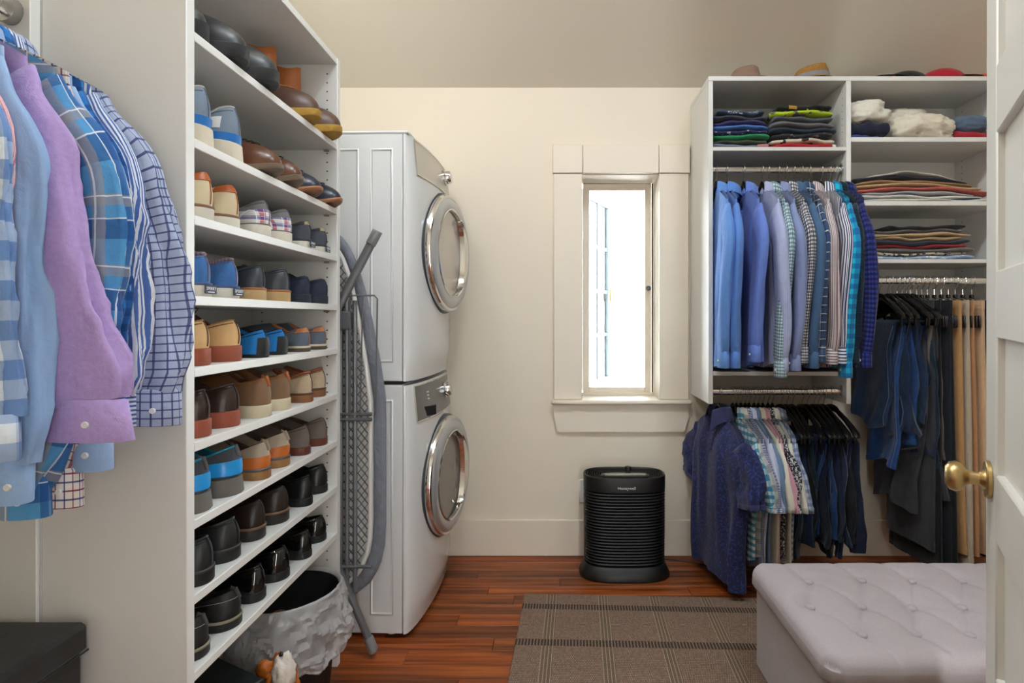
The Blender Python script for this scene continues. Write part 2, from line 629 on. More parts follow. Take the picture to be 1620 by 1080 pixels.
# sloping cap board follows the near, taller panel down to the far one: plain level top
rk(MB().box(RB, RX - .001, RY0i, RY1i, RTOP - .024, RTOP, .0015), 'top_panel')
for zb_ in SHELF_BOT:
    rk(MB().box(RB, RX - .0005, RY0i, RY1i, zb_, zb_ + ST, .0015), 'shelf')
hb = MB()
for xx in (RX - .037, RB + .037):
    zz = .10
    while zz < RTOP - .05:
        hb.lathe([(0, RY1i - .0006), (.0028, RY1i - .0006)], 8, (xx, 0, zz), 'y')
        zz += .032
tag(rk(hb, 'pin_holes', DARKHOLE, smooth=False), kind='stuff')
pn = MB()
for zb_ in SHELF_BOT:
    pn.box(RX - .046, RX - .028, RY1i - .012, RY1i, zb_ - .007, zb_, .002)
tag(rk(pn, 'shelf_pins', mat('clear_pin', (150, 145, 138), .3)), kind='stuff')

# hanging section along the left wall
hs = thing('hanging_closet_panel', 'grey white closet end panel behind the hanging shirts', 'closet panel', (-1.26, 1.2, 0))
def hsb(mb, name, mt=MEL):
    o = mb.build(name, mt, hs)
    o.location = (1.26, -1.2, 0)
    return o
hsb(MB().box(LEFT, -1.103, 1.186, 1.2105, .935, 2.43, .0015), 'upper_panel')
hsb(MB().box(LEFT, -1.106, 1.203, 1.2115, .0, .934, .001), 'lower_panel')
hm = MB()
for k in range(9):
    hm.lathe([(0, 1.1855), (.003, 1.1855)], 8, (-1.140, 0, 1.25 + k * .0832), 'y')
tag(hsb(hm, 'pin_holes', DARKHOLE), kind='stuff')
LRX, LRZ = -1.142, 1.905
lr = thing('closet_rod', 'oval chrome clothes rod above the left shirts', 'closet rod', (LRX, .6, LRZ))
def oval_rod(parent, y0, y1, name='rod', axis='y', a=.0075, b=.015):
    m = MB()
    n = 20
    rings = []
    for t in (y0, y1):
        rings.append([((a * math.cos(2 * PI * k / n), t, b * math.sin(2 * PI * k / n)) if axis == 'y' else (t, a * math.cos(2 * PI * k / n), b * math.sin(2 * PI * k / n))) for k in range(n)])
    m.loft(rings, True, True, True)
    return m.build(name, CHROME, parent)
oval_rod(lr, -.55, .58)
MB().tube([(0, .565, 0), (0, .585, 0)], .026, 20, ry=.028).build('rod_bracket', STEEL, lr)

# ================================================================== wardrobe on the back wall
WF = 2.655            # front plane
PX = [(.715, .736), (1.362, 1.384), (2.120, 2.140)]
WTOP, WBOT = 2.399, .861
ward = thing('wall_wardrobe', 'white wall hung wardrobe with shelves and three rods', 'wardrobe', (1.43, 2.836, WBOT))
def wd(mb, name, mt=MEL, **k):
    o = mb.build(name, mt, ward, **k)
    o.location = (-1.43, -2.836, -WBOT)
    return o
BK = BACK - .001
for i, (a, b_) in enumerate(PX):
    wd(MB().box(a, b_, WF, BK - .006 if i < 2 else BK - .006, WBOT, WTOP - (.022 if i else .0225), .0015), 'side_panel')
wd(MB().box(PX[0][0], PX[1][1] - .011, WF - .0005, BK - .006, WTOP - .022, WTOP, .0015), 'top_panel')
wd(MB().box(PX[1][1] - .0105, PX[2][1], WF - .0005, BK - .006, WTOP - .022, WTOP, .0015), 'top_panel')
wd(MB().box(PX[0][0], PX[2][1], BK - .005, BK, WBOT, WTOP, 0), 'back_panel', smooth=False)
L1, L2 = PX[0][1], PX[1][0]
R1, R2 = PX[1][1], PX[2][0]
for z0, z1 in ((2.049, 2.067), (.994, 1.013)):
    wd(MB().box(L1, L2, WF + .0005, BK - .006, z0, z1, .0015), 'shelf')
for z0, z1 in ((2.091, 2.113), (1.792, 1.813), (1.522, 1.541)):
    wd(MB().box(R1, R2, WF + .0005, BK - .006, z0, z1, .0015), 'shelf')
hb = MB()
for xx in (L2 - .0005, R2 - .0005):
    for yy in (WF + .037, BK - .06):
        zz = .90
        while zz < WTOP - .05:
            hb.lathe([(0, xx), (.0028, xx)], 8, (0, yy, zz), 'x')
            zz += .032
tag(wd(hb, 'pin_holes', DARKHOLE, smooth=False), kind='stuff')
RODY = 2.70
RODS = [('upper', L1, L2, 1.971, 'oval chrome rod under the top left wardrobe shelf'),
        ('lower', L1, L2, .914, 'oval chrome rod at the bottom left of the wardrobe'),
        ('right', R1, R2, 1.442, 'oval chrome rod below the right wardrobe shelves')]
for _n, a, b_, z, lab in RODS:
    t = thing('closet_rod', lab, 'closet rod', ((a + b_) / 2, RODY, z), group='wardrobe rods')
    h = (b_ - a) / 2
    oval_rod(t, -h + .002, h - .002, 'rod', 'x')
    for s in (-1, 1):
        m = MB()
        m.box(s * h - (.010 if s > 0 else 0), s * h + (.010 if s < 0 else 0), -.013, .013, -.019, .012, .003)
        m.box(s * h - (.004 if s > 0 else 0), s * h + (.004 if s < 0 else 0), -.009, .009, .010, .030, .002)
        m.build('rod_bracket', STEEL, t)

# ================================================================== washer and dryer
GREYPANEL = mat('graphite_panel', (112, 112, 112), .3, .5, var=.03)
GASKET = mat('dark_gasket', (52, 56, 62), .4)
RINGF = mat('silver_door_face', (186, 188, 190), .28, .6)
DGLASS = mat('smoked_door_glass', (120, 112, 104), .05, .3, spec=.9)
DGLASS2 = mat('pale_door_glass', (196, 188, 178), .12, .35, spec=.8)
AMBER = mat('drum_reflection_glass', (96, 62, 40), .05, .4, spec=.9)
MW, MX0 = .686, -1.36
def machine(name, label, z0, H, upper):
    rot = R(-2.0)
    px, py = -.603, 2.232
    t = thing(name, label, 'dryer' if upper else 'washer', (px, py, z0), (0, 0, rot))
    # local: x forward (front), y into the room from the near side, z up
    foot = 0.0 if upper else .018
    xb = MX0 - px
    body = MB()
    body.box(xb, -.004, .004, MW - .004, foot, H - .012, .006)
    body.build('body', WHITE, t)
    # near side panel with pressed fields
    sp = MB()
    sp.box(xb, -.003, -.002, .004, foot + .002, H - .014, .002)
    sp.build('side_panel', WHITE, t)
    for (a, b_) in ((-.70, -.42), (-.37, -.176), (-.132, -.040)):
        fr = MB()
        e = .010
        zA, zB = foot + .075, H - .07
        o_ = [(a, zA), (b_, zA), (b_, zB), (a, zB)]
        i_ = [(a + e, zA + e), (b_ - e, zA + e), (b_ - e, zB - e), (a + e, zB - e)]
        rr = []
        for ring, yy in ((o_, -.0022), (o_, -.0026), ([((p[0] + q[0]) / 2, (p[1] + q[1]) / 2) for p, q in zip(o_, i_)], -.0060), (i_, -.0026), (i_, -.0022)):
            rr.append([(p[0], yy, p[1]) for p in ring])
        fr.loft(rr, True)
        fr.build('pressed_panel', WHITE, t, smooth=True, angle=60)
    if upper:
        MB().box(xb, .022, -.004, MW + .002, H - .013, H, .005).build('top_panel', WHITE, t)
    # bulged front
    def fx(yy, z):
        u = yy / MW
        bulge = .070 * (1 - (2 * u - 1) ** 2) ** .55 if 0 < u < 1 else 0
        q = (z - foot) / (H - foot)
        tuck = 1.0
        if q < .12:
            tuck = .62 + .38 * sm(q / .12)
        if q > .80:
            tuck = 1.0 - .42 * sm((q - .80) / .20)
        return bulge * tuck + .0
    ny, nz_ = 34, 30
    us = [0.5 - .5 * math.cos(PI * k / ny) for k in range(ny + 1)]
    fr = MB()
    rings = []
    for j in range(nz_ + 1):
        z = foot + (H - .014 - foot) * j / nz_
        ring = [(0.0, -.002, z)] + [(.006 + fx(max(.0005, min(MW - .0005, u * MW)), z), u * MW - .002, z) for u in us] + [(0.0, MW - .002, z)]
        rings.append(ring)
    fr.loft(rings, False)
    n = len(rings[0])
    fr.f.append(tuple(range(n)))
    fr.f.append(tuple(nz_ * n + k for k in range(n))[::-1])
    fr.build('front_panel', WHITE, t, angle=70)
    # control panel, a slanted bar near the top of the front
    cp = MB()
    nU, nV = 22, 6
    zA, zB = H * .835, H - .022
    outer = []
    for j in range(nV + 1):
        v = j / nV
        row = []
        for k in range(nU + 1):
            u = k / nU
            trim = .17 * (1 - v) ** 2 * .55
            uu = .07 + (u) * .90
            # lower corners cut
            if uu < .16:
                z = zA + (zB - zA) * max(v, 0)
            z = zA + (zB - zA) * v
            row.append((.0085 + fx(uu * MW, z), uu * MW, z))
        outer.append(row)
    cp.loft(outer, False)
    cpm = mat('champagne_panel', (196, 190, 178), .3, .4) if upper else GREYPANEL
    c_o = cp.build('control_panel', cpm, t, angle=80)
    bd = MB()
    loop = [Vector(p) for p in outer[0]] + [Vector(r[-1]) for r in outer[1:]] + [Vector(p) for p in outer[-1][::-1][1:]] + [Vector(r[0]) for r in outer[::-1][1:-1]]
    bd.tube(loop, .0035, 6, closed=True)
    bd.build('panel_trim', CHROME, c_o)
    # knob
    ku, kz = .62, H * .915
    kx = fx(ku * MW, kz) + .008
    kb = MB().lathe([(.036, 0), (.036, .012), (.031, .016), (.029, .034), (.026, .038), (0, .038)], 24, axis='x')
    kb.build('cycle_knob', CHROME, t, loc=(kx, ku * MW, kz), rot=(0, R(-8), 0))
    if not upper:
        m = MB()
        m.box(0, .006, -.055, .055, -.022, .022, .010)
        m.build('dispenser_grip', mat('dispenser_black', (40, 40, 42), .2), t, loc=(fx(.2 * MW, H * .862) + .006, .20 * MW, H * .865), rot=(0, 0, R(-28)))
        for i in range(4):
            for jj in range(3):
                uu = .78 + .04 * i
                zz = H * (.882 + .03 * jj)
                MB().box(0, .0015, -.008, .008, -.003, .003).build('button_mark', mat('panel_print', (215, 215, 212), .5), c_o, loc=(fx(uu * MW, zz) + .0085, uu * MW, zz))
        for jj, ln in enumerate((.020, .014, .017)):
            uu, zz = .25, H * (.94 - .014 * jj)
            MB().box(0, .0015, -ln / 2, ln / 2, -.003, .003).build('button_mark', mat('panel_print', (215, 215, 212), .5), c_o, loc=(fx(uu * MW, zz) + .0085, uu * MW, zz), rot=(0, 0, R(-24)))
    # door
    dc = MW * .515
    dz = H * .548
    x0 = .062
    drot = R(-7)
    door = MB().lathe([(.266, -.03), (.272, -.02), (.272, .022), (.262, .032)], 56, axis='x').build('door_gasket', GASKET, t, loc=(x0, dc, dz), rot=(0, 0, drot))
    MB().lathe([(.261, .022), (.265, .040), (.259, .052), (.248, .054)], 56, axis='x').build('door_ring', CHROME, t, loc=(x0, dc, dz), rot=(0, 0, drot))
    MB().lathe([(.250, .050), (.240, .060), (.205, .066), (.196, .062)], 56, axis='x').build('door_face', RINGF, t, loc=(x0, dc, dz), rot=(0, 0, drot))
    MB().lathe([(.196, .061), (.190, .050), (.165, .046), (.08, .052), (.0, .054)], 48, axis='x').build('door_glass', DGLASS2 if upper else DGLASS, t, loc=(x0, dc, dz), rot=(0, 0, drot))
    MB().lathe([(.198, .060), (.201, .066), (.196, .069), (.191, .063)], 48, axis='x').build('glass_trim', CHROME, t, loc=(x0, dc, dz), rot=(0, 0, drot))
    # crescent handle on the far half of the glass
    hd = MB()
    na = 24
    rings = []
    for k in range(na + 1):
        a = R(-62 + 124 * k / na)
        wdt = .052 * math.cos(R(-62 + 124 * k / na) * 1.38) + .006
        ro, ri = .186, .186 - max(wdt, .006)
        c, s = math.cos(a), math.sin(a)
        rings.append([(.050, ri * c, ri * s), (.072, (ri + .006) * c, (ri + .006) * s), (.076, (ro - .01) * c, (ro - .01) * s), (.054, ro * c, ro * s)])
    hd.loft(rings, True, True, True)
    hd.build('door_handle', CHROME, t, loc=(x0, dc, dz), rot=(0, 0, drot), angle=50)
    if not upper:
        for (a, b_) in ((-.06, .05), (-.06, MW - .05), (xb + .06, .05), (xb + .06, MW - .05)):
            MB().lathe([(.0, -.0), (.022, .0), (.024, .006), (.016, .012), (.016, .03)], 16, (a, b_, 0)).build('foot', mat('foot_plastic', (186, 184, 178), .5), t)
    return t
machine('front_load_washer', 'white front load washer under the dryer, dark control panel', 0.0, 1.012, False)
machine('front_load_dryer', 'white front load dryer stacked on the washer', 1.014, .990, True)

# ================================================================== ironing board
IBY = 2.150
ib = thing('ironing_board', 'folded ironing board with grey cover standing beside the washer', 'ironing board', (-.84, IBY, 0))
def ihw(z):
    return float(np.interp(z, [.195, .215, .26, .33, .42, .95, 1.10, 1.25, 1.39, 1.48, 1.54, 1.575, 1.59], [.02, .075, .135, .175, .194, .194, .172, .142, .108, .080, .052, .026, .004]))
zsn = [.195, .205, .22, .24, .265, .30, .34, .40] + [.48 + .08 * k for k in range(8)] + [1.10, 1.17, 1.25, 1.32, 1.39, 1.44, 1.48, 1.515, 1.545, 1.57, 1.585, 1.59]
outl = [(ihw(z), z) for z in zsn] + [(-ihw(z), z) for z in zsn[::-1]]
cov = MB()
rngc = random.Random(5)
def shrink(ol, k):
    return [(x * (1 - k / .2), .85 + (z - .85) * (1 - k / .68)) for x, z in ol]
def wrk(i, a):
    return a * math.sin(i * 2.9) + a * .6 * math.sin(i * 5.3 + 1)
r_in = [(x, -.004, z) for x, z in shrink(outl, .048)]
r_a = [(x, -.018 + wrk(i, .004), z) for i, (x, z) in enumerate(shrink(outl, .020))]
r_b = [(x, -.006 + wrk(i, .003), z) for i, (x, z) in enumerate(shrink(outl, .0))]
r_c = [(x, .022, z) for i, (x, z) in enumerate(shrink(outl, .006))]
r_d = [(x, .032, z) for i, (x, z) in enumerate(shrink(outl, .03))]
cov.loft([r_in, r_a, r_b, r_c, r_d], True, False, True)
COVER = fabric('grey_quilted_cover', (118, 122, 132), mottle=.2, mscale=40, bump=.9, bscale=120)
cov.build('cover', COVER, ib, angle=180)
bk = MB()
bo = shrink(outl, .03)
bk.loft([[(x, .004, z) for x, z in bo], [(x, .012, z) for x, z in bo]], True, True, True)
bk.build('felt_pad', mat('pale_felt', (226, 225, 223), .95), ib, smooth=False)
tubep = [(x, -.022, z) for x, z in shrink(outl, .055)]
MB().tube(tubep, .0085, 8, closed=True).build('edge_tube', mat('white_tube', (214, 212, 208), .4), ib)
# diamond mesh
ms = MB()
ins = shrink(outl, .058)
zi = [p[1] for p in ins[:len(zsn)]]
xi = [p[0] for p in ins[:len(zsn)]]
cw, ch = .026, .0165
def inside(x, z):
    return zi[0] < z < zi[-1] and abs(x) < np.interp(z, zi, xi)
nx = int(.4 / cw) + 2
nzz = int(1.4 / ch) + 2
for j in range(nzz):
    for i in range(-nx // 2, nx // 2 + 1):
        x = (i + (j % 2) * .5) * cw
        z = .2 + j * ch
        for s in (-1, 1):
            x2, z2 = x + s * cw / 2, z + ch
            if inside(x, z) and inside(x2, z2):
                d = .0014
                ms.add([(x - d, -.016, z), (x + d, -.016, z), (x2 + d, -.016, z2), (x2 - d, -.016, z2), (x - d, -.012, z), (x + d, -.012, z), (x2 + d, -.012, z2), (x2 - d, -.012, z2)],
                       [(0, 1, 2, 3), (0, 4, 5, 1), (1, 5, 6, 2), (3, 2, 6, 7), (0, 3, 7, 4)])
tag(ms.build('diamond_mesh', mat('mesh_grey', (88, 86, 84), .5, .3), ib, smooth=False), kind='stuff')
def seg(name, pts, r, mt=DGREY, ry=None, n=10):
    return MB().tube(pts, r, n, ry=ry).build(name, mt, ib)
seg('leg', [(.170, -.045, 1.578), (-.14, -.040, .98)], .0125, ry=.0165)
seg('leg', [(.157, -.045, .035), (-.16, -.040, .78)], .0125, ry=.0165)
CAPM = mat('grey_foot_cap', (120, 120, 122), .4)
for p0, p1 in (((.170, -.045, 1.578), (-.14, -.040, .98)), ((.157, -.045, .035), (-.16, -.04, .78))):
    a, b_ = Vector(p0), Vector(p1)
    d = (b_ - a).normalized()
    MB().tube([a - d * .012, a - d * .008, a + d * .042, a + d * .046], [.013, .018, .018, .014], 12, ry=.019).build('foot_cap', CAPM, ib)
for xx in (.056, .086):
    seg('support_bar', [(xx, -.030, .24), (xx, -.030, 1.33)], .009, n=8)
seg('support_bar', [(.030, -.026, .22), (.030, -.026, 1.38)], .011, n=8)
for zz in (.905, .885, .335):
    seg('cross_bar', [(-.15, -.034, zz), (.150, -.034, zz)], .007, n=8)
seg('iron_rest', [(.075, -.050, .905), (.075, -.050, 1.34), (.082, -.050, 1.348), (.165, -.050, 1.348), (.176, -.050, 1.335), (.170, -.050, .905)], .0032, n=6)
seg('iron_rest', [(.122, -.050, 1.348), (.112, -.050, .905)], .0028, n=6)
MB().box(.03, .075, -.055, -.02, 1.22, 1.29, .006).build('latch', mat('latch_grey', (84, 86, 92), .5), ib)
MB().lathe([(0, -.01), (.012, -.01), (.012, .01), (0, .01)], 12, (.035, -.05, 1.352), 'y').build('rivet', STEEL, ib)

# ================================================================== air purifier
ap_ = thing('air_purifier', 'black air purifier with horizontal grille under the window', 'air purifier', (.338, 2.825, 0), (0, 0, 0))
def stadium(a, b_, z, n=44, x0=0, y0=0):
    """superellipse-ended plan, half width a, half depth b"""
    out = []
    for k in range(n):
        t = 2 * PI * k / n
        c, s = math.cos(t), math.sin(t)
        out.append((x0 + a * math.copysign(abs(c) ** .62, c), y0 + b_ * math.copysign(abs(s) ** .78, s), z))
    return out
AW, AD = .200, .112
BM = mat('purifier_black', (13, 12, 12), .45, var=.06, vscale=50)
MB().loft([stadium(AW + .022, AD + .020, 0), stadium(AW + .024, AD + .022, .010), stadium(AW + .014, AD + .012, .030), stadium(AW + .002, AD + .002, .062), stadium(AW - .006, AD - .006, .066)], True, True, True).build('base', BM, ap_, angle=60)
MB().loft([stadium(AW - .012, AD - .012, .06), stadium(AW - .008, AD - .012, .43)], True, True, True).build('core', mat('purifier_core', (9, 9, 9), .7), ap_)
for k in range(24):
    z = .072 + k * .0146
    g_ = .002 * k / 24
    m = MB()
    m.loft([stadium(AW - .010, AD - .012, z), stadium(AW - .002 + g_, AD - .002 + g_, z + .0015), stadium(AW + g_, AD + g_, z + .0045), stadium(AW - .002 + g_, AD - .002 + g_, z + .0085), stadium(AW - .010, AD - .012, z + .0105)], True)
    m.build('grille_slat', BM, ap_, angle=60)
MB().loft([stadium(AW - .010, AD - .012, .424), stadium(AW + .002, AD + .002, .425), stadium(AW + .003, AD + .003, .485), stadium(AW + .001, AD + .001, .493), stadium(AW - .007, AD - .007, .495), stadium(AW - .011, AD - .011, .488)], True).build('top_band', BM, ap_, angle=50)
MB().loft([stadium(AW - .010, AD - .010, .470), stadium(AW - .03, AD - .03, .470)], True, False, True).build('vent_floor', mat('purifier_core', (9, 9, 9), .7), ap_, smooth=False)
for k in range(7):
    q = .016 + k * .0115
    m = MB()
    m.loft([stadium(AW - q, AD - q * .9, .470), stadium(AW - q, AD - q * .9, .488), stadium(AW - q - .0035, AD - q * .9 - .0035, .488), stadium(AW - q - .0035, AD - q * .9 - .0035, .470)], True)
    m.build('vent_rib', BM, ap_, angle=50)
MB().loft([stadium(.118, .040, .470, 32, 0, -.042), stadium(.120, .042, .492, 32, 0, -.042), stadium(.112, .036, .496, 32, 0, -.042)], True, False, True).build('control_panel', mat('panel_black', (26, 26, 27), .2), ap_, angle=50)
MB().box(-.100, .100, -.060, -.030, .4955, .498, .001).build('touch_strip', mat('touch_strip', (176, 172, 160), .25, .3), ap_)
for k, xx in enumerate((-.08, -.05, -.005, .04, .075)):
    MB().lathe([(0, .4985), (.006, .4985)], 10, (xx, -.045, 0)).build('touch_icon', mat('icon_grey', (90, 90, 88), .5), ap_)
MB().lathe([(.018, .470), (.018, .498), (.014, .504), (0, .505)], 14, (.03, .075, 0)).build('sensor_knob', BM, ap_)
text_mesh('Honeywell', .020, mat('logo_silver', (205, 205, 203), .4), 'brand_lettering', ap_, (0, -AD - .0042, .448), (PI / 2, 0, 0))
cord = MB().tube([(.50, 2.93, .06), (.56, 2.94, .012), (.68, 2.93, .006), (.76, 2.88, .006), (.80, 2.78, .006), (.83, 2.68, .006), (.92, 2.60, .006), (1.05, 2.58, .006)], .0032, 6).build('power_cord', BLACKP)
tag(cord, 'thin black power cord lying on the floor by the purifier', 'cord')

# ================================================================== rug
def rug_mat():
    m = bpy.data.materials.new('woven_brown_rug')
    m.use_nodes = True
    nt = m.node_tree
    N, L = nt.nodes, nt.links
    b = N['Principled BSDF']
    b.inputs['Roughness'].default_value = .95
    b.inputs['Specular IOR Level'].default_value = .15
    tc = N.new('ShaderNodeTexCoord')
    sp = N.new('ShaderNodeSeparateXYZ')
    L.new(tc.outputs['Object'], sp.inputs[0])
    def M_(op, a, bb=None):
        n = N.new('ShaderNodeMath')
        n.operation = op
        for i, q in enumerate((a, bb)):
            if q is None:
                continue
            if isinstance(q, (int, float)):
                n.inputs[i].default_value = q
            else:
                L.new(q, n.inputs[i])
        return n.outputs[0]
    def band(src, per, off, wid):
        t = M_('FRACT', M_('ADD', M_('DIVIDE', src, per), off + 20.0))
        return M_('LESS_THAN', t, wid)
    def mix(f, a, colr):
        x = N.new('ShaderNodeMix')
        x.data_type = 'RGBA'
        L.new(f, x.inputs[0])
        if isinstance(a, tuple):
            x.inputs[6].default_value = a
        else:
            L.new(a, x.inputs[6])
        if isinstance(colr, tuple):
            x.inputs[7].default_value = colr
        else:
            L.new(colr, x.inputs[7])
        return x.outputs[2]
    br = N.new('ShaderNodeTexBrick')
    br.inputs['Scale'].default_value = 1.0
    br.inputs['Brick Width'].default_value = .006
    br.inputs['Row Height'].default_value = .010
    br.inputs['Mortar Size'].default_value = .0014
    br.inputs['Color1'].default_value = lin((168, 142, 124))
    br.inputs['Color2'].default_value = lin((128, 106, 92))
    br.inputs['Mortar'].default_value = lin((82, 68, 57))
    mp = N.new('ShaderNodeMapping')
    L.new(tc.outputs['Object'], mp.inputs[0])
    L.new(mp.outputs[0], br.inputs['Vector'])
    nz = N.new('ShaderNodeTexNoise')
    nz.inputs['Scale'].default_value = 90
    L.new(tc.outputs['Object'], nz.inputs['Vector'])
    base = mix(M_('MULTIPLY', nz.outputs['Fac'], .5), br.outputs['Color'], lin((146, 122, 106)))
    X, Y = sp.outputs[0], sp.outputs[1]
    # column bands: darker ground with four pale lines
    colb = band(X, .229, -.455, .20)
    c = mix(M_('MULTIPLY', colb, .55), base, lin((92, 80, 68)))
    for k in range(4):
        c = mix(M_('MULTIPLY', band(X, .229, -.455 - .058 * k, .010), .7), c, lin((186, 166, 138)))
    rowb = band(Y, .272, -.51, .16)
    st = band(X, .0125, 0, .55)
    c = mix(M_('MULTIPLY', rowb, .35), c, lin((120, 100, 82)))
    c = mix(M_('MULTIPLY', M_('MULTIPLY', rowb, st), .9), c, lin((52, 46, 42)))
    L.new(c, b.inputs['Base Color'])
    bp = N.new('ShaderNodeBump')
    bp.inputs['Strength'].default_value = .6
    bp.inputs['Distance'].default_value = .003
    L.new(br.outputs['Fac'], bp.inputs['Height'])
    bp.invert = True
    L.new(bp.outputs['Normal'], b.inputs['Normal'])
    return m
RUGM = rug_mat()
rug = MB()
RL, RWD = 1.75, 1.55
rug.box(0, RWD, -RL, 0, .0, .009, .003)
ro = rug.build('area_rug', RUGM, loc=(-.144, 2.577, .001), rot=(0, 0, R(-2.2)))
tag(ro, 'brown woven rug with dark stitched bands and pale lines', 'rug')

# ================================================================== ottoman
OTX0, OTX1, OTY0, OTY1, OTH = .700, 1.76, 1.455, 2.065, .385
ott = thing('tufted_ottoman', 'grey linen storage ottoman with buttoned lid on the rug', 'ottoman', ((OTX0 + OTX1) / 2, (OTY0 + OTY1) / 2, .011))
OC = ((OTX0 + OTX1) / 2, (OTY0 + OTY1) / 2)
LINEN = fabric('grey_linen', (176, 167, 171), mottle=.10, mscale=220, bump=.22, bscale=700)
hx_, hy_ = (OTX1 - OTX0) / 2, (OTY1 - OTY0) / 2
MB().box(-hx_ + .022, hx_ - .022, -hy_ + .02, hy_ - .02, 0, .315, .008).build('base_box', LINEN, ott)
btn = []
for r_, (yy, xs) in enumerate(((1.925, [.86, 1.04, 1.21, 1.38, 1.55, 1.70]), (1.750, [.785, .945, 1.10, 1.255, 1.42, 1.585]), (1.600, [.865, 1.018, 1.17, 1.33, 1.50, 1.66]))):
    for x in xs:
        btn.append((x - OC[0], yy - OC[1]))
def fold_lines():
    out = []
    for i, p in enumerate(btn):
        for q in btn[i + 1:]:
            d = math.hypot(p[0] - q[0], p[1] - q[1])
            if .05 < abs(p[1] - q[1]) < .22 and d < .235:
                out.append((p, q))
    for p in btn:
        if p[1] > .08:
            out.append((p, (p[0] - .05, hy_)))
        if p[1] < -.12:
            out.append((p, (p[0] + .03, -hy_)))
    return out
FL = fold_lines()
def dseg(x, y, p, q):
    vx, vy = q[0] - p[0], q[1] - p[1]
    t = max(0, min(1, ((x - p[0]) * vx + (y - p[1]) * vy) / (vx * vx + vy * vy)))
    return math.hypot(x - p[0] - t * vx, y - p[1] - t * vy)
def top_h(x, y):
    h = .0
    for p in btn:
        d2 = (x - p[0]) ** 2 + (y - p[1]) ** 2
        if d2 < .03:
            h -= .015 * math.exp(-d2 / .0014)
    m_ = 9
    for p, q in FL:
        m_ = min(m_, dseg(x, y, p, q))
    h -= .011 * math.exp(-m_ / .0075)
    h += .004 * noise.noise(Vector((x * 5, y * 5, .3))) + .0015 * noise.noise(Vector((x * 22, y * 22, 1.3)))
    return h
lid = MB()
NX, NY = 150, 96
rows = []
def edge_coord(k, n, h):
    t = -1 + 2 * k / n
    return h * math.copysign(1 - (1 - abs(t)) ** 1.25, t)
for j in range(NY + 1):
    y = edge_coord(j, NY, hy_)
    row = []
    for i in range(NX + 1):
        x = edge_coord(i, NX, hx_)
        ex, ey = (hx_ - abs(x)) / .045, (hy_ - abs(y)) / .045
        dx_ = 1 - min(1, ex)
        dy_ = 1 - min(1, ey)
        rr = min(1.0, math.hypot(dx_, dy_))
        drop = .038 * (1 - math.sqrt(max(0, 1 - rr * rr)))
        # rounded plan corners
        cx_, cy_ = x, y
        if dx_ > 0 and dy_ > 0:
            cx_ -= math.copysign(.016 * dx_ * dy_, x)
            cy_ -= math.copysign(.016 * dx_ * dy_, y)
        row.append((cx_, cy_, OTH - .011 - drop + top_h(x, y) * (1 - .6 * rr)))
    rows.append(row)
lid.loft(rows, False)
# skirt
border = rows[0] + [r[-1] for r in rows[1:]] + rows[-1][::-1][1:] + [r[0] for r in rows[::-1][1:-1]]
sk = []
for dz_, ins_ in ((0, 0), (.028, -.001), (.04, .006), (.042, .022)):
    ring = []
    for i, p in enumerate(border):
        s_ = 1 - ins_ / .4
        w_ = .003 * math.sin(i * .35) * (dz_ / .04)
        ring.append((p[0] * (1 - ins_ / hx_), p[1] * (1 - ins_ / hy_) + w_ * .4, OTH - .011 - .038 - dz_ + w_ * .5 if dz_ else p[2]))
    sk.append(ring)
lid.loft(sk, True)
lid.build('lid_cushion', LINEN, ott, angle=180)
for (x, y) in btn:
    z = OTH - .011 + top_h(x, y)
    MB().lathe([(.0145, -.010), (.0150, .0), (.0125, .0040), (.007, .0060), (0, .0065)], 18).build('tuft_button', LINEN, ott, loc=(x, y, z + .0105))

# ================================================================== door, opened into the room
de = Vector((.872, 1.150, 0))
dth = math.atan2(.575, 1)
door = tag(bpy.data.objects.new('door_1', None), 'white panelled door standing open at the right edge', None, None, 'structure')
COL.objects.link(door)
door.location = de
# local x runs from the free edge towards the hinge, local -y is the visible face
door.rotation_euler = (0, R(.55), math.atan2(-1, -.575))
DW, DT = .78, .036
def dr(mb, name, mt=DOORP, **k):
    return mb.build(name, mt, door, **k)
# visible face is at +/-y: pick the side facing the camera (+x world left) -> local y<0 side
YF0, YF1 = 0.0, DT
SW = .112
dr(MB().box(0, SW, YF0, YF1, .01, 2.06, .003), 'stile')
dr(MB().box(DW - SW, DW, YF0, YF1, .01, 2.06, .003), 'stile')
RZ = [(.01, .19), (.475, .600), (.852, .976), (1.228, 1.352), (1.604, 1.728), (1.965, 2.06)]
for a, b_ in RZ:
    dr(MB().box(SW, DW - SW, YF0, YF1, a, b_, .003), 'rail')
for k in range(len(RZ) - 1):
    dr(MB().box(SW - .005, DW - SW + .005, YF0 + .013, YF1 - .013, RZ[k][1] - .005, RZ[k + 1][0] + .005), 'panel', smooth=False)
kz = .952
MB().lathe([(.0, -.074), (.018, -.073), (.027, -.066), (.030, -.056), (.026, -.046), (.015, -.038), (.0125, -.032), (.0125, -.018), (.017, -.013), (.019, -.009), (.034, -.009), (.036, -.007), (.036, -.001), (.034, 0)], 28, axis='y').build('door_knob', BRASS, door, loc=(.055, YF0, kz))

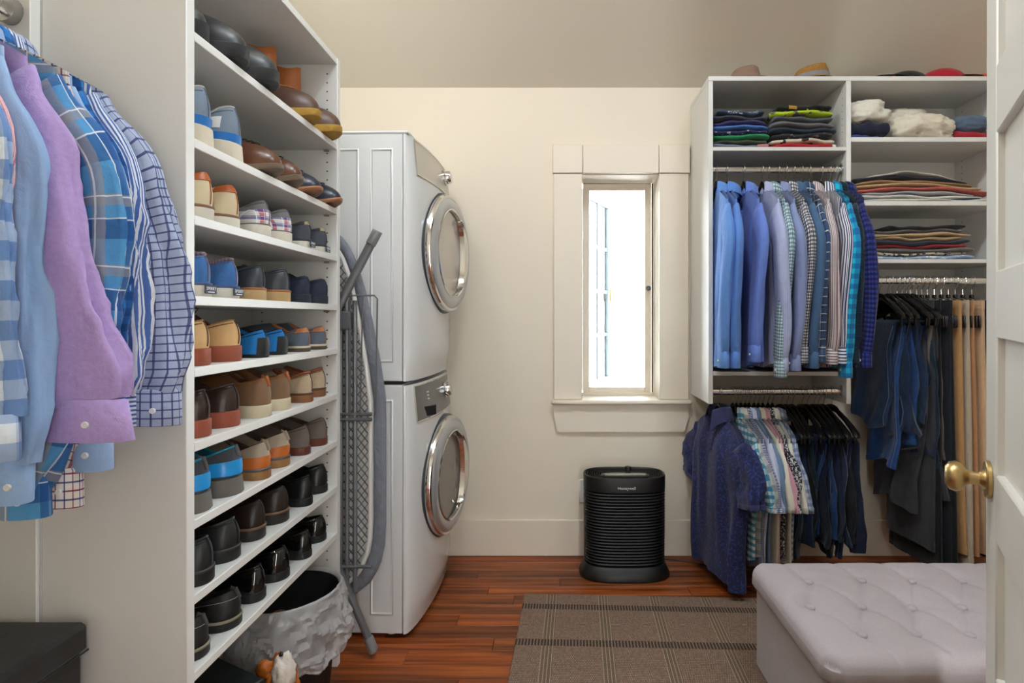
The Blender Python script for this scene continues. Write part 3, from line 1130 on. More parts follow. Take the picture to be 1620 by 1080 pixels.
# ================================================================== trash can with liner
tc_ = (-.862, 1.835)
can = thing('waste_bin', 'black mesh waste bin with white plastic liner under the rack', 'waste bin', (tc_[0], tc_[1], 0))
MB().lathe([(0, 0), (.112, 0), (.115, .004), (.148, .375), (.151, .380), (.146, .380), (.111, .008), (0, .008)], 40).build('mesh_body', mat('black_wire_mesh', (40, 39, 40), .5, .4, var=.5, vscale=300, bump=.8, bscale=900), can)
def bag_mat():
    m = bpy.data.materials.new('liner_plastic')
    m.use_nodes = True
    nt = m.node_tree
    N, L = nt.nodes, nt.links
    b = N['Principled BSDF']
    b.inputs['Base Color'].default_value = lin((226, 227, 229))
    b.inputs['Roughness'].default_value = .12
    b.inputs['Specular IOR Level'].default_value = .8
    tc = N.new('ShaderNodeTexCoord')
    nz = N.new('ShaderNodeTexNoise')
    nz.noise_type = 'RIDGED_MULTIFRACTAL'
    nz.inputs['Scale'].default_value = 7
    nz.inputs['Detail'].default_value = 4
    nz.inputs['Distortion'].default_value = .8
    L.new(tc.outputs['Object'], nz.inputs['Vector'])
    vo = N.new('ShaderNodeTexVoronoi')
    vo.feature = 'DISTANCE_TO_EDGE'
    vo.inputs['Scale'].default_value = 34
    L.new(nz.outputs['Color'], vo.inputs['Vector'])
    bp = N.new('ShaderNodeBump')
    bp.inputs['Strength'].default_value = .7
    bp.inputs['Distance'].default_value = .012
    L.new(nz.outputs['Fac'], bp.inputs['Height'])
    L.new(bp.outputs['Normal'], b.inputs['Normal'])
    tr = N.new('ShaderNodeBsdfTransparent')
    tl = N.new('ShaderNodeBsdfTranslucent')
    tl.inputs[0].default_value = (.92, .92, .93, 1)
    m1 = N.new('ShaderNodeMixShader')
    m1.inputs[0].default_value = .35
    L.new(b.outputs[0], m1.inputs[1])
    L.new(tl.outputs[0], m1.inputs[2])
    m2 = N.new('ShaderNodeMixShader')
    rp = N.new('ShaderNodeMapRange')
    rp.inputs['From Min'].default_value = .35
    rp.inputs['From Max'].default_value = .65
    rp.inputs['To Min'].default_value = .15
    rp.inputs['To Max'].default_value = .75
    L.new(nz.outputs['Fac'], rp.inputs['Value'])
    m2.inputs[0].default_value = .38
    L.new(m1.outputs[0], m2.inputs[1])
    L.new(tr.outputs[0], m2.inputs[2])
    L.new(m2.outputs[0], N['Material Output'].inputs[0])
    return m
BAG = bag_mat()
bg = MB()
nb = 210
rings = []
prof = [(.118, .08), (.126, .16), (.134, .24), (.142, .32), (.147, .372), (.152, .388), (.158, .384), (.164, .36), (.170, .33), (.176, .29), (.180, .25), (.181, .215), (.176, .190), (.168, .180), (.162, .186)]
def ridge(p):
    return 1 - 2 * abs(noise.noise(p))
NL = 60
for i in range(NL + 1):
    f_ = (len(prof) - 1) * i / NL
    i0 = min(int(f_), len(prof) - 2)
    fr_ = f_ - i0
    r_ = prof[i0][0] * (1 - fr_) + prof[i0 + 1][0] * fr_
    z_ = prof[i0][1] * (1 - fr_) + prof[i0 + 1][1] * fr_
    out = max(0, f_ - 5.5) / 9.0
    ring = []
    for k in range(nb):
        a = 2 * PI * k / nb
        ca, sa = math.cos(a), math.sin(a)
        p = Vector((r_ * ca, r_ * sa, z_))
        wv = Vector((noise.noise(p * 16), noise.noise(p * 16 + Vector((7, 0, 0))), noise.noise(p * 16 + Vector((0, 9, 0))))) * .05
        rr = r_ + .022 * out * noise.noise(p * 9) + (.0015 + .014 * min(1, out * 2.5)) * (ridge((p + wv) * 17 + Vector((3, 1, 2))) - .5) + (.001 + .005 * min(1, out * 2.5)) * (ridge((p + wv) * 42) - .5)
        dz = .010 * math.cos(a - R(10)) + (.028 * noise.noise(Vector((ca * 2.2, sa * 2.2, 4))) * min(1, max(0, f_ - 8) / 4))
        ring.append((rr * ca, rr * sa, z_ + dz))
    rings.append(ring)
bg.loft(rings, True)
bg.build('plastic_liner', BAG, can, angle=24)
tb = MB().tube([(-.03, -.045, .20), (-.005, -.06, .335)], .024, 18, cap=False).build('cardboard_tube', mat('kraft_card', (140, 108, 80), .9), loc=(tc_[0], tc_[1], 0))
tag(tb, 'brown cardboard tube thrown into the waste bin', 'cardboard tube')
# ================================================================== garments
def ztop(ax, hw):
    if ax < .055:
        return -.085 - .010 * (1 - (ax / .055) ** 2)
    s = (ax - .055) / max(.01, hw - .055)
    return -.085 - .080 * s ** 1.2

def make_hanger(label, loc, rot, hw=.205, bar=False, group=None, slim=False):
    t = thing('clothes_hanger', label, 'hanger', loc, rot, group)
    m = MB()
    rings = []
    n = 22
    for k in range(n + 1):
        u = -1 + 2 * k / n
        x = u * hw
        z = ztop(abs(x), hw) - .010
        if abs(x) < .055:
            z = -.088 + .012 * math.cos(abs(x) / .055 * PI / 2)
        ry = .007 + .013 * abs(u) ** 1.5
        rz = .017 - .006 * abs(u)
        if slim:
            ry = .0065 - .003 * abs(u)
            rz = .017 - .012 * min(1, abs(u) * 2.2)
            z += .008 - .034 * min(1, abs(u) * 3)
        if k in (0, n):
            ry *= .5
            rz *= .5
        yo = -.018 * u * u if not slim else 0
        rings.append([(x, yo + ry * math.cos(2 * PI * j / 10), z + rz * math.sin(2 * PI * j / 10)) for j in range(10)])
    m.loft(rings, True, True, True)
    m.build('shoulder_bar', HBLACK, t)
    if bar:
        zz = ztop(hw * .86, hw) - .012
        MB().tube([(-hw * .88, -.012, zz), (-hw * .86, -.010, -.205), (hw * .86, -.010, -.205), (hw * .88, -.012, zz)], .0065, 8).build('trouser_bar', HBLACK, t)
    path = [(0, 0, -.082), (0, 0, -.046), (.008, 0, -.034), (.017, 0, -.024)]
    for k in range(0, 13):
        a = R(-40 + 235 * k / 12)
        path.append((.0235 * math.cos(a), 0, .0 + .0225 * math.sin(a)))
    MB().tube(path, .0019, 6).build('hook', STEEL, t)
    return t

def make_shirt(name, label, cat, mt, loc, rot, group=None, hw=.215, length=.80, sl=.56, short=False, thick=.028, seed=0,
               collar=None, cuff=None, swing=0.0, bulge=.03, drift=0.0, fold=1.0, fine=1, sides=(1, -1), placket=True, rn=1.0, tail=.045, cuffmt=None, polo=False, flat=1.0, rprof=None, zo=-.018, cw=1.0):
    rg = random.Random(seed)
    p1, p2, p3, p4 = [rg.uniform(0, 6.28) for _ in range(4)]
    t = thing(name, label, cat, loc, rot, group)
    nth, nv = (64, 34) if fine > 1 else (44, 22)
    def S(th, v):
        c, s = math.cos(th), math.sin(th)
        u = math.copysign(abs(c) ** .72, c)
        w = hw * (1 + .05 * math.sin(PI * min(1, v * 1.3)) - .04 * v)
        x = u * w
        zt = ztop(abs(u * hw), hw) + zo
        zh = -(length + .085) + tail * u * u
        z = zt + (zh - zt) * v
        if s < 0 and not polo:
            z -= .075 * math.exp(-(x / .045) ** 2) * (1 - v) ** 3
        d = thick * (.22 + .78 * sm(v / .22))
        d = max(d, .0105)
        yy = math.copysign(abs(s) ** .6, s) * d
        a = fold * .013 * min(1, v * 1.6)
        yy += a * (1.25 * math.sin(7.5 * u + p1 + 1.3 * v + .7 * math.sin(15 * u + p2)) + .7 * math.sin(16 * u + p2 - 2.2 * v)) + fold * .004 * math.sin(9 * v + p3 + 4 * u)
        x += .006 * math.sin(4 * v + p4) * v
        return (x, yy, z)
    m = MB()
    rings, uvs = [], []
    for j in range(nv + 1):
        v = j / nv
        ring, ru = [], []
        for k in range(nth):
            th = 2 * PI * k / nth
            p = S(th, v)
            ring.append(p)
            ru.append((p[0] + (.0 if p[1] < 0 else .013), p[2]))
        rings.append(ring)
        uvs.append(ru)
    m.loft(rings, True, uvs=uvs)
    m.build('torso', mt, t, angle=180)
    # sleeves
    zs = ztop(hw, hw) + zo
    for sd in sides:
        L_ = (.20 if polo else .215) if short else sl
        n, nr = (40, 36) if fine > 1 else (18, 16)
        if short:
            n = 10
        rings, uvs = [], []
        path = []
        q1, q2 = rg.uniform(0, 6), rg.uniform(0, 6)
        for k in range(n + 1):
            tt = k / n
            x = hw - .050 + .058 * sm(tt / (.22 if not short else .6)) + (bulge * math.sin(PI * tt ** .9) if not short else .045 * tt) + drift * tt
            z = zs - .062 - tt * L_ * (1.0)
            y = -swing * tt ** 1.4 * sd ** 2 + .006 * math.sin(5 * tt + q1)
            path.append(Vector((x, y, z)))
        for k in range(n + 1):
            tt = k / n
            if k == 0:
                T = (Vector((.62, 0, -.78))).normalized()
            else:
                T = (path[min(k + 1, n)] - path[k - 1]).normalized()
            if k == 1:
                T = (T + Vector((.35, 0, -.5))).normalized()
            Nn = Vector((-T.z, 0, T.x)).normalized()
            if short:
                rN = float(np.interp(tt, [0, .4, 1], [.090, .090, .086])) * rn
                rB = float(np.interp(tt, [0, .4, 1], [.028, .036, .036]))
            else:
                rN = float(np.interp(tt, [0, .12, .4, .7, .93, 1], rprof or [.086, .080, .070, .064, .060, .050])) * rn
                rB = float(np.interp(tt, [0, .12, .4, .7, .93, 1], [.026, .036, .036, .034, .034, .028])) * (.6 + .4 * rn)
            rB *= flat
            oz = Vector((q1 * 3, q2 * 3, 0))
            ring, ru = [], []
            for j in range(nr):
                a = 2 * PI * j / nr
                c, s = math.cos(a), math.sin(a)
                wr = 1 + min(1, tt * 3) * (.10 * math.sin(2 * a + q1 + 4 * tt) + .11 * math.sin(5 * a + q2 - 5 * tt + .8 * math.sin(3 * a)) + .06 * math.sin(13 * tt + 3 * a + q2) * tt)
                if fine > 1:
                    wr += min(1, tt * 3) * (.26 * (.5 - abs(noise.noise(Vector((1.6 * c + .9 * tt, 1.6 * s, 3.6 * tt + .9 * c)) + oz)) * 2.2) + .10 * (.5 - abs(noise.noise(Vector((3.5 * c, 3.5 * s, 9 * tt + 2 * c)) + oz)) * 2.2))
                p = path[k] + Nn * (rN * wr * math.copysign(abs(c) ** .85, c)) + Vector((0, 1, 0)) * (rB * wr * math.copysign(abs(s) ** .85, s))
                ring.append((p.x * sd, p.y, p.z))
                au = (a if a <= PI else 2 * PI - a)
                ru.append((au * (rN + rB) * .5 + (.0 if a <= PI else .01), -tt * L_))
            rings.append(ring)
            uvs.append(ru)
        m = MB()
        m.loft(rings, True, True, False, uvs)
        so = m.build('sleeve', mt, t, angle=180)
        e = path[-1]
        if short:
            hm_, hu = [], []
            for dz, k_ in ((.004, 1.0), (.002, 1.03), (-.020, 1.035), (-.021, .98), (.002, .96)):
                ring = []
                for j in range(nr):
                    p = Vector(rings[-1][j])
                    cpt = Vector((e.x * sd, e.y, e.z))
                    qv = cpt + (p - cpt) * k_
                    ring.append((qv.x, qv.y, qv.z + dz - (.002)))
                hm_.append(ring)
                hu.append([(q_[0], q_[2]) for q_ in ring])
            MB().loft(hm_, True, uvs=hu).build('sleeve_hem', cuffmt or mt, so, angle=60)
        else:
            rr_, uu_ = [], []
            for dz, k_ in ((.008, .95), (.004, 1.06), (-.030, 1.08), (-.064, 1.10), (-.066, 1.06), (-.050, 1.0)):
                ring, ru = [], []
                for j in range(nr):
                    a = 2 * PI * j / nr
                    ring.append(((e.x + .050 * rn * cw * (1 + (cw - 1) * .5 * (-dz / .066)) * k_ * math.cos(a)) * sd, e.y + .027 * flat ** .5 * k_ * math.sin(a), e.z + dz))
                    ru.append((e.z + dz, a * .04))
                rr_.append(ring)
                uu_.append(ru)
            MB().loft(rr_, True, uvs=uu_).build('cuff', cuffmt or mt, so, angle=55)
            MB().lathe([(0, -.0025), (.0055, -.0025), (.006, 0), (.0055, .002)], 10, axis='y').build('button', BUTTON, so, loc=((e.x + .012) * sd, e.y - .030 * flat ** .5, e.z - .034))
    # collar
    m = MB()
    nc = 30
    rings, uvs = [], []
    prof = [(.92, -.006), (.95, .030), (1.02, .038), (1.14, .030), (1.26, .004), (1.30, -.010)] if not polo else [(.95, -.006), (1.0, .034), (1.08, .042), (1.22, .032), (1.45, -.006), (1.52, -.022)]
    for i, (kf, dz) in enumerate(prof):
        ring, ru = [], []
        for k in range(nc + 1):
            a = R(-90 + 58) + (2 * PI - R(116)) * k / nc if not polo else R(-90 + 22) + (2 * PI - R(44)) * k / nc
            fr = max(0, -math.sin(a)) ** 3
            zz = -.088 + zo + dz - (.042 * fr * (i / 5.0) ** 2) - .016 * fr
            rx, ry = .060 * kf, .040 * kf + .012 * fr
            if not polo:
                zz += -.016 * math.sin(a) - .004
            p = (rx * math.cos(a), ry * math.sin(a) + (.018 if not polo else 0), zz)
            ring.append(p)
            ru.append((a * .06, dz + kf * .05))
        rings.append(ring)
        uvs.append(ru)
    m.loft(rings, False, uvs=uvs)
    m.build('collar', collar or mt, t, angle=180)
    if placket:
        m = MB()
        rings, uvs = [], []
        vmax = 1.0 if not polo else .22
        nn = 26
        for j in range(nn + 1):
            v = .012 + (vmax - .02) * j / nn
            ring = []
            pc = [S(-PI / 2 + dd, v) for dd in (-.075, 0, .075)]
            ym = min(p[1] for p in pc)
            xc, z = pc[1][0], pc[1][2]
            ring = [(xc - .017, ym + .002, z), (xc - .016, ym - .003, z), (xc + .016, ym - .003, z), (xc + .017, ym + .002, z)]
            rings.append(ring)
            uvs.append([(q[0], q[2]) for q in ring])
        m.loft(rings, False, uvs=uvs)
        m.build('placket', mt, t, angle=50)
        nb_ = 7 if not polo else 3
        for k in range(nb_):
            v = .05 + (vmax - .1) * k / nb_ + (.02 if polo else 0)
            pc = [S(-PI / 2 + dd, v) for dd in (-.075, 0, .075)]
            MB().lathe([(0, -.0025), (.005, -.0025), (.0055, 0), (.005, .002)], 8, axis='y').build('button', BUTTON if not polo else mat('brown_button', (110, 70, 60), .4), t, loc=(pc[1][0], min(p[1] for p in pc) - .0035, pc[1][2]))
    return t

# ---- cloth patterns
FB = {}
FB['navy_grid'] = fabric('navy_grid_cloth', (168, 180, 206), [('u', .0165, 0, .18, (60, 66, 118), .85), ('v', .0165, .3, .18, (56, 60, 112), .9)])
FB['blue_stripe'] = fabric('blue_white_stripe', (222, 226, 234), [('u', .0085, 0, .48, (52, 92, 162), .95)])
FB['cobalt_check'] = fabric('cobalt_check_cloth', (44, 118, 190), [('u', .03, 0, .5, (22, 52, 110), .55), ('v', .03, 0, .5, (18, 46, 104), .55)])
FB['pale_blue'] = fabric('pale_blue_oxford', (150, 178, 216), mottle=.06)
FB['tattersall'] = fabric('tattersall_cloth', (226, 222, 218), [('u', .032, 0, .10, (128, 36, 58), .9), ('v', .032, 0, .08, (128, 40, 60), .85), ('u', .032, .5, .10, (44, 54, 120), .9), ('v', .032, .5, .08, (44, 54, 120), .9)])
FB['blue_plaid'] = fabric('blue_plaid_cloth', (84, 152, 204), [('u', .12, .1, .30, (36, 78, 144), .75), ('v', .12, .1, .28, (34, 76, 140), .7), ('u', .12, .62, .16, (150, 144, 140), .6), ('v', .12, .62, .16, (150, 144, 140), .6), ('u', .12, .50, .02, (226, 232, 236), .8), ('u', .12, .82, .02, (226, 232, 236), .8), ('v', .12, .5, .02, (226, 232, 236), .8), ('v', .12, .82, .02, (226, 232, 236), .8)])
FB['lilac'] = fabric('lilac_chambray', (174, 150, 204), mottle=.14, mscale=120, bump=.5)
FB['sky_blue'] = fabric('sky_blue_oxford', (146, 176, 214), mottle=.05)
FB['pink_stripe'] = fabric('pink_pinstripe', (226, 200, 206), [('u', .006, 0, .45, (196, 96, 110), .8)])
FB['big_gingham'] = fabric('big_blue_gingham', (216, 226, 234), [('u', .062, 0, .5, (58, 118, 186), .55), ('v', .062, 0, .5, (46, 106, 178), .62)])
FB['corn'] = fabric('cornflower_poplin', (98, 142, 212), mottle=.05)
FB['corn2'] = fabric('cornflower_twill', (92, 134, 206), mottle=.05)
FB['peri'] = fabric('periwinkle_poplin', (104, 130, 206), mottle=.06)
FB['paleperi'] = fabric('pale_periwinkle_stripe', (186, 192, 220), [('u', .006, 0, .45, (142, 156, 206), .7)])
FB['teal_ging'] = fabric('teal_mini_gingham', (216, 226, 228), [('u', .014, 0, .5, (40, 112, 134), .65), ('v', .014, 0, .5, (36, 100, 124), .65)])
FB['lavgrey'] = fabric('lavender_grey_chambray', (134, 146, 188), mottle=.1, mscale=150)
FB['bw_ging'] = fabric('black_white_gingham', (224, 222, 226), [('u', .013, 0, .5, (30, 34, 52), .75), ('v', .013, 0, .5, (26, 30, 48), .75)])
FB['slate'] = fabric('slate_denim_shirt', (72, 102, 138), mottle=.18, mscale=110)
FB['navy_pane'] = fabric('navy_windowpane', (28, 46, 84), [('u', .036, 0, .5, (70, 94, 132), .5), ('v', .036, 0, .5, (60, 84, 122), .5), ('u', .036, .2, .09, (214, 218, 216), .8), ('v', .036, .2, .09, (214, 218, 216), .8)])
FB['pinkbrown'] = fabric('rose_brown_stripe', (222, 214, 214), [('u', .012, 0, .42, (116, 78, 94), .9)])
FB['bold_navy'] = fabric('bold_navy_stripe', (226, 226, 230), [('u', .0140, 0, .46, (44, 54, 104), .95)])
FB['turq'] = fabric('turquoise_check', (30, 176, 208), [('u', .042, 0, .5, (20, 84, 152), .6), ('v', .042, 0, .5, (18, 70, 140), .6)])
FB['tartan'] = fabric('dark_tartan', (18, 44, 46), [('u', .05, 0, .45, (14, 22, 52), .7), ('v', .05, 0, .45, (12, 20, 50), .7), ('u', .05, .7, .06, (10, 70, 50), .7), ('v', .05, .7, .06, (10, 70, 50), .7)])
FB['royal'] = fabric('royal_navy_check', (30, 58, 146), [('u', .020, 0, .5, (14, 18, 52), .65), ('v', .020, 0, .5, (12, 16, 46), .75), ('v', .020, .22, .12, (88, 36, 44), .6)])
FB['polo'] = fabric('navy_floral_pique', (42, 44, 82), mottle=.25, mscale=40, blotch=(95, .56, (46, 66, 128)))
FB['polo_c'] = fabric('navy_rib_collar', (56, 62, 102), mottle=.1)
FB['turq_plaid'] = fabric('turquoise_white_plaid', (206, 220, 222), [('u', .03, 0, .4, (36, 150, 180), .6), ('v', .03, 0, .5, (24, 128, 164), .85)])
FB['greycream'] = fabric('grey_cream_plaid', (206, 202, 194), [('u', .05, 0, .4, (120, 128, 144), .5), ('v', .05, 0, .4, (116, 124, 140), .6)])
FB['navymicro'] = fabric('navy_micro_gingham', (196, 200, 216), [('u', .008, 0, .5, (52, 62, 110), .7), ('v', .008, 0, .5, (46, 56, 104), .7)])
FB['lavwhite'] = fabric('lavender_white_cloth', (196, 200, 218), [('u', .007, 0, .4, (160, 168, 200), .6)])
FB['slate2'] = fabric('steel_blue_chambray', (104, 128, 156), mottle=.12)
FB['ivory'] = fabric('ivory_linen', (220, 214, 198), mottle=.05)
FB['pink'] = fabric('pink_cord', (206, 156, 170), [('u', .006, 0, .4, (188, 132, 150), .6)])
FB['bwdot'] = fabric('black_white_speckle', (36, 38, 48), mottle=.2, blotch=(140, .54, (196, 196, 196)))
FB['cream2'] = fabric('pale_cream_poplin', (212, 208, 196), mottle=.05)
FB['greyging'] = fabric('blue_grey_gingham', (182, 190, 206), [('u', .026, 0, .5, (84, 104, 144), .6), ('v', .026, 0, .5, (76, 96, 138), .6)])

# ---- left rod (far to near); shirts face the camera, right sleeves outward
LIL = [.078, .062, .060, .066, .074, .066]
LS = [
    # cloth, label, short, y, half width, sleeve length, bulge, drift, seed, rn, profile
    ('navy_grid', 'grey blue shirt with navy grid check, farthest on the left rod', 'navy grid check shirt', 1.140, .205, .545, .030, .100, 10, .98, None),
    ('blue_stripe', 'blue and white striped shirt beside the navy grid shirt', 'blue striped shirt', 1.116, .205, .545, .030, .030, 11, .90, None),
    ('cobalt_check', 'cobalt blue checked shirt behind the pale blue shirt', 'cobalt checked shirt', 1.094, .205, .60, .020, .010, 12, .80, None),
    ('pale_blue', 'pale blue shirt between the cobalt check and the tattersall shirt', 'middle pale blue shirt', 1.073, .205, .615, .020, .030, 13, .80, None),
    ('tattersall', 'white shirt with thin red and navy tattersall lines', 'tattersall shirt', 1.060, .214, .68, .030, -.020, 14, .74, None),
    ('blue_plaid', 'blue, grey and white plaid shirt behind the lilac shirt', 'blue plaid shirt', 1.024, .205, .69, .070, -.060, 15, .92, None),
    ('lilac', 'lilac chambray shirt with wide turned cuff', 'lilac shirt', .992, .195, .545, .0, .100, 16, 1.0, LIL),
    ('sky_blue', 'sky blue shirt with narrow cuff, left of the lilac shirt', 'sky blue shirt', .952, .192, .64, .0, .010, 17, .80, None),
    ('pink_stripe', 'pink pinstripe shirt glimpsed left of the sky blue shirt', 'pink pinstripe shirt', .920, .190, .50, .0, -.03, 18, .8, None),
    ('big_gingham', 'large blue and white gingham shirt at the left edge', 'large gingham shirt', .885, .180, .555, .0, .035, 19, .9, None),
]
for key, lab, sh, yy, hw_, sl_, bl, dr_, sd, rn_, rp_ in LS:
    yaw = R(random.Random(sd).uniform(-3, 3))
    make_hanger('black hanger carrying the ' + sh, (LRX, yy, LRZ), (0, 0, yaw), hw_ - .0, group='hangers on the left rod', slim=True)
    make_shirt('dress_shirt', lab, 'shirt', FB[key], (LRX, yy, LRZ), (0, 0, yaw), 'shirts on the left rod', hw=hw_ + .02, length=.70, sl=sl_, seed=sd, bulge=bl, drift=dr_, fine=2, sides=(1, -1), rn=rn_, thick=.012, fold=.55, flat=.62 if key != 'tattersall' else .40, rprof=rp_, cw=1.28 if key == 'lilac' else (.72 if key == 'sky_blue' else 1.0))

# ---- upper right rod
UR = [
    (1133, 'corn', 'cornflower blue shirt, first on the upper rod by the window', 'first cornflower blue shirt', 20),
    (1150, 'corn2', 'cornflower blue shirt, second on the upper rod', 'second cornflower blue shirt', 21),
    (1176, 'peri', 'periwinkle blue shirt with open folds on the upper rod', 'periwinkle blue shirt', 22),
    (1205, 'paleperi', 'pale periwinkle pinstripe shirt on the upper rod', 'pale periwinkle shirt', 23),
    (1215, 'teal_ging', 'teal and white mini gingham shirt hanging lowest on the upper rod', 'teal mini gingham shirt', 24),
    (1231, 'lavgrey', 'lavender grey chambray shirt beside the teal gingham', 'lavender grey shirt', 25),
    (1243, 'bw_ging', 'black and white gingham shirt on the upper rod', 'black and white gingham shirt', 26),
    (1255, 'slate', 'slate blue denim shirt on the upper rod', 'slate denim shirt', 27),
    (1268, 'navy_pane', 'navy shirt with white windowpane plaid', 'navy windowpane shirt', 28),
    (1280, 'pinkbrown', 'white shirt with thin rose brown stripes', 'rose brown striped shirt', 29),
    (1299, 'bold_navy', 'white shirt with bold navy stripes', 'bold navy striped shirt', 30),
    (1312, 'turq', 'turquoise and blue checked shirt', 'turquoise checked shirt', 31),
    (1321, 'tartan', 'dark green and navy tartan shirt', 'dark tartan shirt', 32),
    (1330, 'royal', 'royal blue and navy checked shirt, last on the upper rod', 'royal blue checked shirt', 33),
]
for i, (px, key, lab, sh, sd) in enumerate(UR):
    xx = atx(px, RODY)
    r_ = random.Random(sd)
    yaw = R(-93 + r_.uniform(-2, 3)) - (R(3) if i < 2 else 0)
    make_hanger('black hanger carrying the ' + sh, (xx, RODY, 1.971), (0, 0, yaw), .205, group='hangers on the upper rod', slim=True)
    slx = .60 + r_.uniform(-.02, .03)
    if key in ('teal_ging', 'turq'):
        slx = .655
    make_shirt('dress_shirt', lab, 'shirt', FB[key], (xx, RODY, 1.971), (0, 0, yaw), 'shirts on the upper rod', hw=.215, length=.855, sl=slx, seed=sd, bulge=.022 + r_.uniform(-.01, .012), drift=-.01,
               swing=r_.uniform(-.01, .02), thick=.016, fold=.8, rn=.84, tail=.04, flat=.72)

# ---- lower right rod: short sleeves
LRr = [
    (1159, 'turq_plaid', 'turquoise and white plaid short sleeve shirt behind the polo', 'turquoise plaid short sleeve shirt', 41),
    (1165, 'greycream', 'grey and cream plaid short sleeve shirt', 'grey and cream plaid shirt', 42),
    (1172, 'navymicro', 'navy micro gingham short sleeve shirt', 'navy micro gingham shirt', 43),
    (1179, 'lavwhite', 'lavender white short sleeve shirt', 'lavender white shirt', 44),
    (1185, 'slate2', 'steel blue short sleeve shirt on the lower rod', 'steel blue shirt', 45),
    (1193, 'ivory', 'ivory short sleeve shirt with wide sleeve', 'ivory shirt', 46),
    (1200, 'pink', 'pink corded short sleeve shirt', 'pink shirt', 47),
    (1207, 'bwdot', 'black and white speckled short sleeve shirt', 'speckled shirt', 48),
    (1215, 'cream2', 'pale cream short sleeve shirt beside the speckled one', 'pale cream shirt', 49),
    (1222, 'greyging', 'blue grey gingham short sleeve shirt, last before the jeans', 'blue grey gingham shirt', 50),
]
px0 = atx(1138, RODY)
make_hanger('black hanger carrying the navy polo', (px0, RODY - .0, .914), (0, 0, R(-78)), .205, group='hangers on the lower rod', slim=True)
make_shirt('polo_shirt', 'navy blue patterned polo shirt at the front of the lower rod', 'shirt', FB['polo'], (px0, RODY, .914), (0, 0, R(-78)), 'short sleeve shirts on the lower rod', hw=.226, length=.76, short=True, seed=40,
           collar=FB['polo_c'], thick=.05, fold=1.0, fine=2, polo=True, rn=1.05, tail=-.02, cuffmt=FB['polo_c'])
for px, key, lab, sh, sd in LRr:
    xx = atx(px, RODY)
    r_ = random.Random(sd)
    yaw = R(-85 + 6 * (1222 - px) / 63 + r_.uniform(-1, 1))
    make_hanger('black hanger carrying the ' + sh, (xx, RODY, .914), (0, 0, yaw), .205, group='hangers on the lower rod', slim=True)
    make_shirt('short_sleeve_shirt', lab, 'shirt', FB[key], (xx, RODY, .914), (0, 0, yaw), 'short sleeve shirts on the lower rod', hw=.213, length=.70 + r_.uniform(-.03, .03), short=True, seed=sd, thick=.013, fold=.4, rn=.84, tail=.05, flat=.5)

